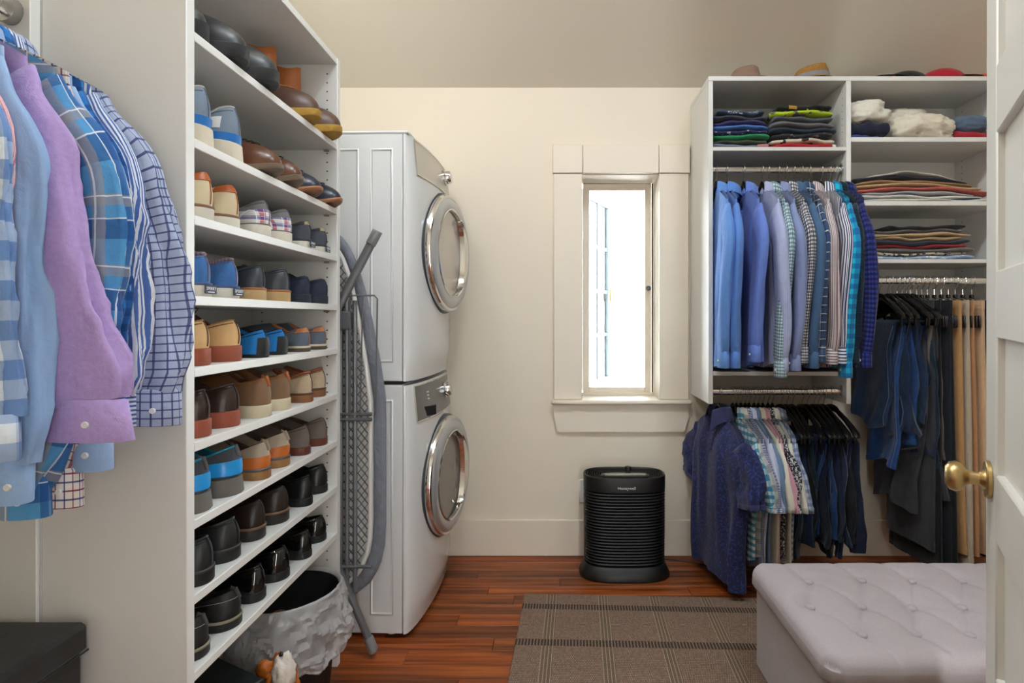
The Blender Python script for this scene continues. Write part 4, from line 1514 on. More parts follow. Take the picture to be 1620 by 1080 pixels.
# ---- trousers draped over hanger bars
def drape(name, label, mt, loc, rot, group, width=.26, la=.46, lb=.42, seed=0, thread=None, gap=.016, cargo=False):
    rg = random.Random(seed)
    q = [rg.uniform(0, 6.28) for _ in range(6)]
    t = thing(name, label, 'trousers', loc, rot, group)
    h = .0085
    path = []
    na = 12
    for k in range(na + 1):
        path.append((-1, 1 - k / na))
    for k in range(1, 6):
        path.append((k / 3 - 1, 0.0))
    path = [(-1, 1 - k / na) for k in range(na + 1)] + [('c', k / 6) for k in range(1, 6)] + [(1, k / na) for k in range(na + 1)]
    ns = 14
    def pt(u, e, out):
        """u -1..1 along the bar; e path element; out +1 outer, -1 inner"""
        edge = math.sqrt(max(0, 1 - abs(u) ** 6))
        hh = h * (.25 + .75 * edge)
        if e[0] == 'c':
            a = PI * (1 - e[1])
            rad = gap * .5 + h + (hh if out > 0 else -hh)
            return (u * width / 2, rad * math.cos(a), -.012 + rad * math.sin(a) * .9 + .004)
        s, d = e
        ln = la if s < 0 else lb
        z = -.012 - d * ln
        w = width * (1 - .16 * d if s < 0 else 1 + .10 * d)
        sp_ = gap * .5 + h + .020 * d ** .8
        y = s * (sp_ + (hh if out > 0 else -hh) * (1 + .6 * d))
        y += (.014 * math.sin(4.2 * u + q[0] + s) + .008 * math.sin(9 * u + q[1] + 5 * d) + .006 * math.sin(19 * d + 3 * u + q[4])) * d
        y *= 1.0 + .2 * math.sin(7 * d + q[5])
        x = u * w / 2 * (1 + .06 * math.sin(8 * d + q[4] + s)) + .026 * math.sin(2.4 * d + q[2] + s) * d
        z += .022 * math.sin(2.6 * u + q[3] + s) * d
        return (x, y, z)
    rings, uvs = [], []
    for k in range(ns + 1):
        u = -1 + 2 * k / ns
        u = math.copysign(1 - (1 - abs(u)) ** 1.4, u)
        ring = [pt(u, e, 1) for e in path] + [pt(u, e, -1) for e in path[::-1]]
        rings.append(ring)
        uvs.append([(p[0], p[2]) for p in ring])
    m = MB()
    m.loft(rings, True, True, True, uvs)
    m.build('folded_legs', mt, t, angle=70)
    th = thread or mt
    for s in (-1, 1):
        pth = []
        for k in range(11):
            d = k / 10
            p = pt(.93, (s, d), 1)
            pth.append((p[0], p[1] + s * .001, p[2]))
        MB().tube(pth, .0012, 5).build('side_seam', th, t)
    # hem and waistband
    for s, nm, hgt, pr in ((-1, 'hem', .022, .0016), (1, 'waistband', .036, .003)):
        rr = []
        ln = la if s < 0 else lb
        for k in range(ns + 1):
            u = (-1 + 2 * k / ns) * 1.0
            a = pt(u, (s, 1.0), 1)
            b_ = pt(u, (s, 1.0 - hgt / ln), 1)
            c = pt(u, (s, 1.0), -1)
            rr.append([(b_[0], b_[1] + s * .0003, b_[2]), (b_[0], b_[1] + s * pr, b_[2]), (a[0], a[1] + s * pr, a[2] - .002), (c[0], c[1], c[2] - .002)])
        MB().loft(rr, False).build(nm, mt, t, angle=50)
    # back pocket patch near the waist end
    rr = []
    for i in range(5):
        row = []
        for j in range(5):
            p = pt(.15 + .6 * i / 4, (1, .52 + .30 * j / 4), 1)
            row.append((p[0], p[1] + .0028 * (1 if 0 < i < 4 and 0 < j < 4 else .4), p[2]))
        rr.append(row)
    MB().loft(rr, False).build('back_pocket', mt, t, angle=50)
    if cargo:
        rr = []
        for i in range(5):
            row = []
            for j in range(5):
                p = pt(-.2 + .9 * i / 4, (-1, .45 + .30 * j / 4), 1)
                row.append((p[0], p[1] - .010 * (1 if 0 < i < 4 and 0 < j < 4 else .1), p[2]))
            rr.append(row)
        MB().loft(rr, False).build('cargo_pocket', mt, t, angle=50)
    return t

def denim(name, c, f=.8):
    return fabric(name, c, [('d', .003, 0, .5, tuple(min(255, int(v * 1.25 + 6)) for v in c), .35)], mottle=f, mscale=14, bump=.5)
DN = {
    'mid': denim('mid_blue_denim', (26, 42, 66)), 'dark': denim('dark_blue_denim', (24, 40, 66)), 'bright': denim('bright_blue_denim', (28, 58, 104)),
    'indigo': denim('indigo_denim', (20, 32, 54)), 'black': denim('black_denim', (22, 24, 30)), 'teal': denim('teal_dark_denim', (22, 42, 54)),
    'navy': denim('navy_denim', (18, 26, 46)), 'char': denim('charcoal_denim', (52, 52, 56)), 'taupe': fabric('taupe_cargo', (98, 90, 84), mottle=.15),
}
THREAD = mat('pale_thread', (96, 108, 124), .8)
THREADB = mat('blue_thread', (70, 92, 124), .8)
THREADD = mat('dark_thread', (40, 44, 54), .8)
LJ = [(1236, 'dark', 'dark blue jeans next to the short sleeve shirts', 'first dark blue jeans', .50, .47),
      (1245, 'black', 'black jeans, second on the lower rod', 'black jeans', .46, .45),
      (1254, 'teal', 'teal tinted dark jeans on the lower rod', 'teal tinted jeans', .52, .44),
      (1269, 'navy', 'navy jeans left of the bright blue pair on the lower rod', 'navy jeans', .44, .48),
      (1277, 'bright', 'bright blue worn jeans on the lower rod', 'bright blue jeans', .42, .40),
      (1288, 'indigo', 'indigo jeans right of the bright blue pair', 'indigo jeans', .46, .43),
      (1295, 'dark', 'dark blue jeans with pale side stitching on the lower rod', 'pale stitched jeans', .44, .46),
      (1303, 'black', 'black jeans with a patch label, near the end of the lower rod', 'patched black jeans', .50, .47),
      (1316, 'navy', 'dark navy jeans, last on the lower rod', 'last navy jeans', .50, .48)]
for i, (px, key, lab, sh, a, b_) in enumerate(LJ):
    xx = atx(px, RODY)
    yaw = R(-85 + random.Random(i + 70).uniform(-3, 4))
    make_hanger('black hanger with trouser bar carrying the ' + sh, (xx, RODY, .914), (0, 0, yaw), .215, bar=True, group='hangers on the lower rod')
    drape('jeans', lab, DN[key], (xx, RODY, .914 - .200), (0, 0, yaw), 'jeans on the lower rod', .33, a, b_, i + 100, THREAD if i == 6 else (THREADB if i % 2 == 0 else THREADD))
RJ = [(1391, 'mid', 'mid blue faded jeans, first on the right rod', 'mid blue faded jeans', .46, .50, 0),
      (1402, 'bright', 'bright blue jeans with long stitched seam on the right rod', 'long bright blue jeans', .64, .52, 0),
      (1405, 'mid', 'blue jeans with turned hem on the right rod', 'turned hem jeans', .50, .44, 0),
      (1413, 'indigo', 'indigo jeans in the middle of the right rod', 'middle indigo jeans', .52, .60, 0),
      (1419, 'teal', 'teal black jeans on the right rod', 'teal black jeans', .56, .66, 0),
      (1424, 'char', 'charcoal jeans hanging low on the right rod', 'charcoal jeans', .84, .78, 0),
      (1430, 'taupe', 'taupe cargo trousers on the right rod', 'taupe cargo trousers', .56, .62, 1)]
for i, (px, key, lab, sh, a, b_, cg) in enumerate(RJ):
    xx = atx(px, RODY) + i * .006
    yaw = R(-90 + random.Random(i + 90).uniform(-3, 8))
    make_hanger('black hanger with trouser bar carrying the ' + sh, (xx, RODY, 1.442), (0, 0, yaw), .225, bar=True, group='suit hangers on the right rod')
    drape('jeans' if not cg else 'cargo_trousers', lab, DN[key], (xx, RODY, 1.442 - .200), (0, 0, yaw), 'jeans on the right rod', .33, a, b_, i + 130, THREAD if key in ('bright', 'mid') else THREADD, cargo=bool(cg))

# ---- long trousers hung from clip hangers
def clip_hanger(label, loc, rot):
    t = thing('clip_hanger', label, 'hanger', loc, rot, 'clip hangers on the right rod')
    path = [(0, 0, -.070), (0, 0, -.040), (.010, 0, -.030), (.018, 0, -.022)]
    for k in range(0, 13):
        a = R(-40 + 235 * k / 12)
        path.append((.0235 * math.cos(a), 0, .0225 * math.sin(a)))
    MB().tube(path, .0021, 6).build('hook', CHROME, t)
    MB().box(-.010, .010, -.007, .007, -.092, -.066, .003).build('hub', HBLACK, t)
    for s in (-1, 1):
        MB().tube([(s * .008, .0, -.080), (s * .06, .0, -.090), (s * .115, .0165, -.110), (s * .118, .0195, -.175)], .0022, 6).build('cross_wire', CHROME, t)
    CL = mat('brown_black_clamp', (34, 26, 25), .35)
    for s in (-1, 1):
        m = MB()
        m.box(-.172, .172, s * .017 - .004, s * .017 + .004, -.222, -.168, .003)
        for q in range(12):
            xx = -.158 + q * .0287
            m.box(xx - .004, xx + .004, s * .021 - .002, s * .021 + .002, -.219, -.171, .001)
        m.build('clamp_bar', CL, t)
    return t
def long_trousers(name, label, mt, loc, rot, seed, w0=.17, w1=.20, ln=1.08, group='long trousers on the right rod', th=.018):
    rg = random.Random(seed)
    q = [rg.uniform(0, 6.28) for _ in range(4)]
    t = thing(name, label, 'trousers', loc, rot, group)
    nth, nv = 28, 22
    def S(a, v):
        c, s = math.cos(a), math.sin(a)
        w = w0 + (w1 - w0) * v
        x = math.copysign(abs(c) ** .8, c) * w + .012 * math.sin(2.5 * v + q[0]) * v
        d = th * (.55 - .2 * sm(v / .08) + .65 * sm((v - .10) / .12))
        y = math.copysign(abs(s) ** .7, s) * d + .009 * v * math.sin(4 * c + q[1] + 2 * v)
        return (x, y, -.098 - v * ln + .01 * c * v)
    m = MB()
    rings = [[S(2 * PI * k / nth, j / nv) for k in range(nth)] for j in range(nv + 1)]
    m.loft(rings, True, True, False, [[(p[0], p[2]) for p in r_] for r_ in rings])
    m.build('folded_legs', mt, t, angle=180)
    for nm, v0, v1, pr in (('waistband', .0, .036, 1.10), ('hem', .965, 1.0, 1.04)):
        rr = []
        for v, k_ in ((v0, 1.0), (v0, pr), (v1, pr), (v1, 1.0)):
            ring = []
            for k in range(nth):
                p = S(2 * PI * k / nth, v)
                ring.append((p[0] * (1 + (k_ - 1) * .25), p[1] * k_, p[2]))
            rr.append(ring)
        MB().loft(rr, True).build(nm, mt, t, angle=50)
    pth = [(S(0, j / 14)[0] + .0006, S(0, j / 14)[1], S(0, j / 14)[2]) for j in range(15)]
    MB().tube(pth, .0016, 5).build('crease', mt, t)
    return t
TR = {'black': fabric('black_wool', (22, 22, 25), mottle=.1), 'char': fabric('charcoal_wool', (50, 50, 54), mottle=.1), 'khaki': fabric('golden_khaki', (176, 134, 88), mottle=.08),
      'stone': fabric('stone_chino', (172, 158, 138), mottle=.08), 'tan': fabric('tan_chino', (170, 124, 86), mottle=.08), 'beige': fabric('beige_chino', (188, 156, 122), mottle=.08), 'navyb': fabric('navy_black_wool', (26, 28, 36), mottle=.1)}
LT = [(1440, 'char', 'charcoal trousers on the first clip hanger', 'first charcoal trousers', 1.13), (1450, 'black', 'black trousers right of the charcoal pair', 'first black trousers', 1.22),
      (1458, 'navyb', 'navy black trousers on a clip hanger', 'navy black trousers', 1.22), (1467, 'black', 'black trousers left of the golden khaki pair', 'second black trousers', 1.20),
      (1478, 'khaki', 'golden khaki trousers on a clip hanger', 'golden khaki trousers', 1.14), (1489, 'stone', 'pale stone trousers on a clip hanger', 'pale stone trousers', 1.19),
      (1500, 'tan', 'tan brown trousers on a clip hanger', 'tan brown trousers', 1.14), (1511, 'beige', 'beige trousers right of the tan brown pair', 'beige trousers', 1.14),
      (1523, 'black', 'black trousers right of the beige pair', 'third black trousers', 1.16), (1537, 'char', 'charcoal trousers at the right end of the rod', 'last charcoal trousers', 1.16)]
for i, (px, key, lab, sh, ln) in enumerate(LT):
    xx = atx(px, RODY)
    yaw = R(-90 + random.Random(i + 200).uniform(-2, 8))
    clip_hanger('chrome clip hanger carrying the ' + sh, (xx, RODY, 1.442), (0, 0, yaw))
    long_trousers('trousers', lab, TR[key], (xx, RODY, 1.442), (0, 0, yaw), i + 210, ln=ln)
# ================================================================== shoes
LEA = {}
def lm(name, c, rough=.55, bump=.12, bs=160, var=.12, vs=18, coat=0.0):
    return mat(name, c, rough, var=var, vscale=vs, bump=bump, bscale=bs, coat=coat)
def shoe_outline(L, W, a, side):
    s = (1 - math.cos(a)) / 2
    g = float(np.interp(s, [0, .2, .35, .5, .7, .85, 1], [.68, .66, .64, .76, 1.0, 1.0, .95]))
    f = g * math.sqrt(max(0, 1 - (1 - min(s / .14, 1)) ** 2)) * math.sqrt(max(0, 1 - (1 - min((1 - s) / .28, 1)) ** 2))
    sy = 1 if math.sin(a) >= 0 else -1
    return s, -s * L, sy * W / 2 * f + side * .010 * math.sin(PI * s)

def make_shoe(name, label, group, P, loc, toe_out=False, side=1, yaw=0.0, cat='shoe', pitch=0.0):
    L, W = P.get('L', .285), P.get('W', .104)
    rz = (PI if toe_out else 0.0) + yaw
    t = thing(name, label, cat, loc, (0, pitch, rz), group)
    th_h, th_f = P.get('heel', .026), P.get('fore', .014)
    flat = P.get('flat', False)
    def zsole(s):
        if flat:
            z = th_h + (th_f - th_h) * sm((s - .1) / .7)
        else:
            z = th_f + (th_h - th_f) * (1 - sm((s - .26) / .14))
        return z + .016 * max(0, (s - .72) / .28) ** 2
    def zbot(s):
        z = .016 * max(0, (s - .72) / .28) ** 2
        if not flat and P.get('arch', True):
            z += (th_h - th_f) * .9 * sm((s - .27) / .05) * (1 - sm((s - .42) / .12))
        return z
    N = 52
    A = [2 * PI * k / N for k in range(N)]
    ext = P.get('welt_ext', 1.06)
    rb, rb2, rt, rt2 = [], [], [], []
    for a in A:
        s, x, y = shoe_outline(L, W, a, side)
        cx = -L * .5
        fl = P.get('flare', 0.0)
        rb.append((cx + (x - cx) * (.985 + fl), y * (.97 + fl) * ext, zbot(s)))
        rb2.append((cx + (x - cx) * (1.005 + fl), y * ext * (1 + fl), zbot(s) + .003))
        rt.append((cx + (x - cx) * 1.005, y * ext, zsole(s) - .002))
        rt2.append((cx + (x - cx) * .98, y * ext * .95, zsole(s)))
    MB().loft([rb, rb2, rt, rt2], True, True, True).build('sole', P['sole'], t, angle=45)
    if P.get('welt'):
        w0, w1 = [], []
        rr = []
        for k_, dz in ((1.004, -.006), (1.012, -.005), (1.012, -.001), (.99, .001)):
            ring = []
            for a in A:
                s, x, y = shoe_outline(L, W, a, side)
                cx = -L * .5
                ring.append((cx + (x - cx) * k_, y * ext * k_, zsole(s) + dz))
            rr.append(ring)
        MB().loft(rr, True).build('welt', P['welt'], t, angle=50)
    hz, szz, fz = P.get('top', (.066, .052, .082))
    s0, s1 = P.get('open', (.050, .46))
    toe_h = P.get('toe', .050)
    ow = P.get('ow', .52)
    def S(a, u):
        s, x, y = shoe_outline(L, W, a, side)
        q = (1 - math.cos(a)) / 2
        b = Vector((-.5 * L + (x + .5 * L) * .975, y * .96, zsole(s) - .001))
        st = s0 + (s1 - s0) * q
        ty = math.sin(a) * W * .5 * ow * (1.0 - .12 * q)
        zt = th_h + float(np.interp(q, [0, .18, .5, .8, 1], [hz, hz * .90, szz * .92, (szz + fz) * .5, fz]))
        tp = Vector((-st * L, ty + side * .010 * math.sin(PI * st), zt))
        kz = float(np.interp(q, [0, .4, .75, 1], [.62, .66, .50, .5]))
        zc = zsole(s) + (zt - zsole(s)) * kz
        if q > .6:
            zc = zc + ((zsole(s) + toe_h) - zc) * sm((q - .6) / .3)
        bl = P.get('bulge', .05)
        c = Vector((b.x + (.008 if q < .12 else 0) * (1 - q / .12 if q < .12 else 0) - (.05 * L * .06 if q > .9 else 0), b.y * (1 + bl), zc))
        return b * (1 - u) ** 2 + c * (2 * u * (1 - u)) + tp * u * u
    K = 9
    rings, uvs = [], []
    for j in range(K + 1):
        u = j / K
        ring = [S(a, u) for a in A]
        rings.append(ring)
        uvs.append([(a * .04, p.z) for a, p in zip(A, ring)])
    MB().loft(rings, True, uvs=uvs).build('upper', P['upper'], t, angle=180)
    # lining
    lr_ = [rings[-1]]
    for k_, zz in ((.93, .001), (.88, -.008), (.90, -.030)):
        ring = []
        cx, cy = -L * (s0 + s1) / 2, 0
        for p in rings[-1]:
            ring.append((cx + (p.x - cx) * k_, p.y * k_, max(p.z + zz, th_h + .006)))
        lr_.append(ring)
    ring = [(-L * .42 + (p.x + L * .42) * .9, p.y * .9, th_h * .8 + .006) for p in rings[-1]]
    lr_.append(ring)
    MB().loft(lr_, True, False, True).build('lining', P.get('lining', P['upper']), t, angle=120)
    def patch(nm, a0, a1, u0, u1, mt, off=.0016, nA=16, nU=6):
        rows = []
        for i in range(nU + 3):
            ui = min(max(i - 1, 0), nU) / nU
            row = []
            for k in range(nA + 3):
                ai = min(max(k - 1, 0), nA) / nA
                a = a0 + (a1 - a0) * ai
                ua = u0 + (u1 - u0) * ui
                if callable(u0):
                    pass
                p = S(a, ua)
                d1 = S(a + .03, ua) - S(a - .03, ua)
                d2 = S(a, min(1, ua + .03)) - S(a, max(0, ua - .03))
                nn = d1.cross(d2)
                nn = nn.normalized() if nn.length > 1e-9 else Vector((1, 0, 0))
                cen = Vector((-L * .5, 0, p.z * .5))
                if nn.dot(p - cen) < 0:
                    nn = -nn
                edge = i in (0, nU + 2) or k in (0, nA + 2)
                row.append(p + nn * (-.0008 if edge else off))
            rows.append(row)
        m = MB()
        m.loft(rows, False, uvs=[[(p.y, p.z) for p in r_] for r_ in rows])
        return m.build(nm, mt, t, angle=60)
    for pt_ in P.get('patches', ()):
        patch(*pt_)
    if P.get('collar'):
        MB().tube([S(a, 1.0) for a in A], P.get('collar_r', .0035), 6, closed=True).build('topline', P['collar'], t)
    if P.get('laces'):
        nl = P.get('nlace', 4)
        for k in range(nl):
            u = .86 - .075 * k
            pth = []
            for i in range(7):
                a = PI + (.42 - .84 * i / 6)
                p = S(a, u)
                pth.append((p.x, p.y, p.z + .0035))
            MB().tube(pth, .0021, 5).build('lace', P['laces'], t)
    if P.get('bow'):
        for s_ in (-1, 1):
            p = S(PI, .93)
            pth = [(p.x, p.y, p.z + .003), (p.x + .012, p.y + s_ * .016, p.z + .020), (p.x + .03, p.y + s_ * .030, p.z + .012), (p.x + .026, p.y + s_ * .020, p.z - .002), (p.x, p.y, p.z + .003)]
            MB().tube(pth, .002, 5).build('lace_loop', P['bow'], t)
    if P.get('tab'):
        p0, p1 = S(0, .62), S(0, 1.0)
        m = MB()
        m.tube([p0 + Vector((.003, 0, 0)), (p0 + p1) / 2 + Vector((.0045, 0, 0)), p1 + Vector((.004, 0, .003)), p1 + Vector((-.004, 0, .006)), p1 + Vector((-.006, 0, -.006))], .006, 6, ry=.002)
        m.build('heel_tab', P['tab'], t)
    if not P.get('tab') and not toe_out:
        sp_ = []
        for k in range(8):
            p = S(0.0, .06 + .92 * k / 7)
            sp_.append((p.x + .0012, p.y, p.z))
        MB().tube(sp_, .0013, 5).build('heel_seam', P.get('seam', P.get('lining', P['upper'])), t)
        for s_ in (-1, 1):
            rr = []
            for k in range(12):
                p = S(s_ * R(8 + 92 * k / 11), .86 - .30 * (k / 11) ** 2)
                rr.append((p.x, p.y + s_ * .0012, p.z))
            MB().tube(rr, .0009, 4).build('side_stitch', P.get('seam', P.get('lining', P['upper'])), t)
    if P.get('plate'):
        p = Vector((.0, 0, th_h * .5))
        pl = MB().box(-.0005, .0022, -.021, .021, -.0095, .0095, .001).build('heel_label', mat('label_navy', (40, 50, 72), .6), t, loc=(.004 + P.get('flare', 0) * L * .5, 0, th_h * .52))
        text_mesh('SPERRY', .0105, mat('label_white', (225, 225, 225), .6), 'label_lettering', pl, (.0026, 0, .002), (PI / 2, 0, PI / 2), .0002)
        MB().box(.0022, .0026, -.012, .012, -.0066, -.0048).build('label_line', mat('label_white', (225, 225, 225), .6), pl, smooth=False)
    return t

def C(*a, **k):
    return lm(*a, **k)
WS = lm('white_rubber', (214, 208, 192), .6, .05)
CREAMS = lm('cream_rubber', (206, 194, 166), .65, .05)
BRICK = lm('brick_rubber', (150, 78, 56), .65, .06)
BLKS = lm('black_rubber', (22, 22, 23), .55, .08)
BRNS = lm('brown_stacked_leather', (96, 56, 36), .5, .1)
TANS = lm('tan_crepe', (186, 156, 108), .7, .1)
GREYS = lm('grey_rubber', (98, 94, 88), .65, .1)
GUM = lm('gum_rubber', (176, 138, 56), .7, .9, 420, .25, 60)
BLK = lm('black_leather', (20, 19, 20), .32, .10)
BLKW = lm('worn_black_leather', (34, 36, 37), .42, .2, 60, .35, 20)
PAT = lm('patent_black', (10, 10, 11), .06, .02, coat=.6)
DBR = lm('dark_brown_leather', (52, 36, 32), .35, .1)
BRB = lm('brown_black_leather', (40, 30, 24), .36, .15, 60, .4, 16)
h = R(60)
PLAID = fabric('red_blue_plaid', (214, 210, 210), [('u', .022, 0, .48, (176, 40, 50), .75), ('v', .022, 0, .48, (50, 60, 140), .7), ('u', .011, .3, .08, (240, 240, 240), .8), ('v', .011, .3, .08, (240, 240, 240), .8)])
SEERS = fabric('grey_red_stripe_lining', (98, 92, 106), [('u', .006, 0, .5, (150, 120, 128), .7)])
sneak = dict(flat=True, heel=.030, fore=.024, welt_ext=1.10, top=(.060, .046, .075))
dress = dict(heel=.028, fore=.011, top=(.058, .046, .076))
PS = {}
PS['cream_lux'] = dict(sneak, heel=.032, upper=lm('cream_suede', (208, 192, 158), .85, .2), sole=WS, welt=lm('brown_foxing', (122, 88, 62), .6), lining=lm('tan_lining', (160, 92, 50), .6), top=(.078, .060, .085), W=.110,
                       patches=[('heel_collar', -R(52), R(52), .70, .99, lm('cognac_leather', (176, 92, 44), .4, .1), .0022)])
PS['plaid'] = dict(sneak, heel=.030, upper=lm('grey_felt', (116, 116, 116), .9, .3), sole=WS, lining=lm('grey_lining', (90, 90, 92), .9), top=(.070, .05, .08), W=.096,
                   patches=[('plaid_heel', -R(95), R(95), .06, .56, PLAID, .0016)])
PS['dkgrey_canvas'] = dict(sneak, heel=.028, upper=fabric('dark_grey_canvas', (74, 78, 86), mottle=.15), sole=WS, welt=lm('black_foxing', (44, 44, 48), .6), lining=lm('dark_lining', (50, 48, 48), .9), plate=True, W=.098,
                           patches=[('heel_patch', -R(24), R(24), .78, .99, lm('sand_canvas', (176, 160, 120), .9), .002)])
PS['denim_boat'] = dict(sneak, heel=.032, upper=fabric('denim_canvas', (62, 106, 162), mottle=.18, mscale=90), sole=WS, welt=lm('blue_foxing', (60, 80, 120), .6), lining=SEERS, plate=True, W=.106, top=(.068, .052, .08),
                        collar=SEERS, collar_r=.005)
PS['grey_leather_tan'] = dict(sneak, heel=.034, fore=.026, welt_ext=1.12, upper=lm('slate_leather', (62, 66, 74), .4, .1), sole=TANS, welt=lm('rust_welt', (150, 96, 56), .6), lining=lm('slate_lining', (50, 52, 58), .8), top=(.064, .05, .074),
                              collar=lm('slate_leather', (62, 66, 74), .4, .1))
PS['navy_loafer'] = dict(dress, heel=.030, upper=lm('navy_nubuck', (38, 46, 66), .8, .2), sole=lm('navy_rubber', (34, 40, 54), .6), lining=lm('navy_lining', (30, 34, 46), .8), W=.098)
PS['tan_brick'] = dict(dress, heel=.040, fore=.026, arch=False, flat=True, welt_ext=1.10, upper=lm('wheat_leather', (208, 170, 118), .6, .1), sole=BRICK, lining=lm('brown_lining', (76, 50, 34), .7), W=.112, top=(.064, .048, .086), bow=lm('brown_lace', (70, 46, 32), .8),
                       collar=lm('wheat_edge', (168, 130, 84), .7), collar_r=.002)
PS['blue_moc'] = dict(heel=.010, fore=.010, flat=True, upper=lm('bright_blue_suede', (24, 116, 186), .75, .15), sole=BLKS, lining=lm('black_lining', (26, 24, 24), .8), W=.100, top=(.066, .05, .07),
                      patches=[('heel_guard', -R(26), R(26), .0, .62, lm('black_pebble', (28, 28, 30), .6, .3, 300), .0035)])
PS['grey_tan_brogue'] = dict(sneak, heel=.018, fore=.014, upper=lm('blue_grey_suede', (92, 100, 114), .85, .2), sole=lm('umber_sole', (84, 72, 60), .6), welt=CREAMS, lining=lm('cognac_lining', (172, 112, 72), .5), W=.096,
                             patches=[('heel_collar', -R(46), R(46), .70, .99, lm('cognac_suede', (182, 122, 82), .7, .15), .002)])
PS['brown_brick'] = dict(dress, heel=.040, fore=.022, arch=False, flat=True, upper=DBR, sole=BRICK, lining=lm('umber_lining', (46, 32, 26), .6), W=.106, top=(.066, .05, .09), bow=DBR, collar=DBR)
PS['tan_chukka'] = dict(sneak, heel=.034, fore=.028, upper=lm('saddle_suede', (128, 88, 54), .75, .2), sole=CREAMS, lining=lm('saddle_lining', (92, 58, 36), .7), W=.112, top=(.074, .066, .098), laces=lm('brown_lace', (70, 46, 32), .8), bow=lm('brown_lace', (70, 46, 32), .8), tab=lm('rust_tab', (166, 98, 58), .6),
                        patches=[('heel_panel', -R(70), R(70), .02, .80, lm('dun_leather', (122, 92, 66), .6, .1), .0014)])
PS['beige_brown'] = dict(dress, heel=.030, fore=.018, flat=True, upper=fabric('oatmeal_canvas', (184, 164, 138), mottle=.2, mscale=150), sole=lm('mid_brown_sole', (134, 88, 54), .6), welt=lm('umber_welt', (84, 54, 36), .6), lining=lm('brown_lining', (76, 50, 34), .7), W=.098, top=(.066, .052, .072),
                         collar=lm('russet_leather', (138, 78, 48), .5), collar_r=.006)
PS['trail'] = dict(flat=True, heel=.042, fore=.028, flare=.03, welt_ext=1.14, upper=lm('graphite_mesh', (66, 68, 74), .8, .4, 400), sole=GREYS, lining=lm('teal_lining', (40, 110, 132), .8), W=.114, top=(.076, .058, .085), tab=lm('grey_webbing', (98, 98, 100), .8), collar=lm('teal_edge', (40, 150, 180), .7), collar_r=.003,
                   patches=[('heel_clip', -R(80), R(80), .10, .52, lm('bright_blue_rubber', (34, 146, 216), .3), .004)])
PS['orange_wing'] = dict(dress, heel=.030, fore=.020, flat=True, upper=lm('greige_suede', (160, 146, 128), .85, .2), sole=lm('caramel_sole', (146, 106, 62), .6), welt=lm('slate_welt', (80, 80, 84), .6), lining=lm('dark_brown_lining', (58, 40, 30), .6), W=.108, top=(.070, .052, .074), tab=lm('greige_suede', (160, 146, 128), .85, .2),
                         patches=[('heel_band', -R(100), R(100), .02, .42, lm('orange_leather', (186, 100, 40), .4, .1), .0016)])
PS['taupe'] = dict(dress, heel=.026, fore=.018, flat=True, upper=lm('taupe_suede', (104, 94, 88), .85, .2), sole=lm('mahogany_sole', (98, 50, 36), .4), lining=lm('dark_brown_lining', (58, 40, 30), .6), W=.098, top=(.068, .052, .070))
PS['worn_black'] = dict(dress, heel=.034, fore=.020, flat=True, upper=BLKW, sole=BLKS, lining=lm('black_lining', (26, 24, 24), .8), W=.112, top=(.068, .054, .076), collar=BLKW, welt=lm('charcoal_welt', (52, 52, 54), .6))
PS['brown_black'] = dict(dress, heel=.036, fore=.022, flat=True, welt_ext=1.1, upper=BRB, sole=lm('ridged_black', (36, 32, 30), .5, .2), lining=lm('umber_lining', (46, 32, 26), .6), W=.110, top=(.068, .052, .080), welt=lm('tan_welt', (112, 84, 60), .6), bow=BLK)
PS['black_smooth'] = dict(dress, heel=.026, upper=BLK, sole=BLKS, lining=lm('black_lining', (26, 24, 24), .8), W=.098, top=(.068, .054, .076), collar=BLK)
PS['stitch_black'] = dict(sneak, heel=.026, fore=.020, upper=lm('soft_black', (26, 26, 27), .5, .15), sole=BLKS, welt=lm('khaki_welt', (130, 124, 104), .7), lining=lm('black_lining', (26, 24, 24), .8), W=.110, top=(.064, .050, .070), tab=lm('grey_black_tab', (70, 72, 72), .6),
                          patches=[('stitch_line', -R(95), R(95), .66, .675, lm('white_stitch', (170, 170, 168), .8), .0012)])
PS['patent'] = dict(dress, heel=.026, upper=PAT, sole=BLKS, lining=PAT, W=.106, top=(.066, .054, .074), collar=PAT)
PS['shiny'] = dict(dress, heel=.022, upper=lm('polished_black', (14, 13, 14), .14, .03, coat=.4), sole=BLKS, lining=lm('black_lining', (26, 24, 24), .8), W=.100, top=(.062, .052, .070), collar=BLK)
PS['runner'] = dict(flat=True, heel=.046, fore=.026, flare=.02, welt_ext=1.16, upper=lm('blue_grey_knit', (118, 132, 148), .8, .3, 300), sole=lm('speckled_midsole', (206, 196, 176), .7, .4, 260), lining=lm('steel_lining', (96, 108, 122), .8), W=.112, top=(.092, .058, .088), collar=lm('pale_grey_edge', (180, 180, 176), .8), collar_r=.003,
                    patches=[('side_flash', R(36), R(62), .30, .62, lm('white_flash', (220, 220, 216), .5), .002), ('side_flash', -R(62), -R(36), .30, .62, lm('white_flash', (220, 220, 216), .5), .002), ('blue_foxing', -R(110), R(110), .0, .20, lm('runner_blue', (24, 104, 176), .5), .0026)])
PS['brown_oxford'] = dict(dress, heel=.028, fore=.016, upper=lm('chestnut_leather', (96, 60, 42), .28, .06), sole=lm('taupe_sole', (110, 94, 76), .6), lining=BLK, W=.102, laces=BLK, bow=BLK, toe=.050)
PS['navy_oxford'] = dict(dress, heel=.024, fore=.014, upper=lm('navy_calf', (40, 44, 58), .3, .06), sole=lm('walnut_sole', (128, 84, 54), .5), welt=lm('tan_edge', (164, 112, 72), .5), lining=BLK, W=.098, toe=.044, laces=BLK)
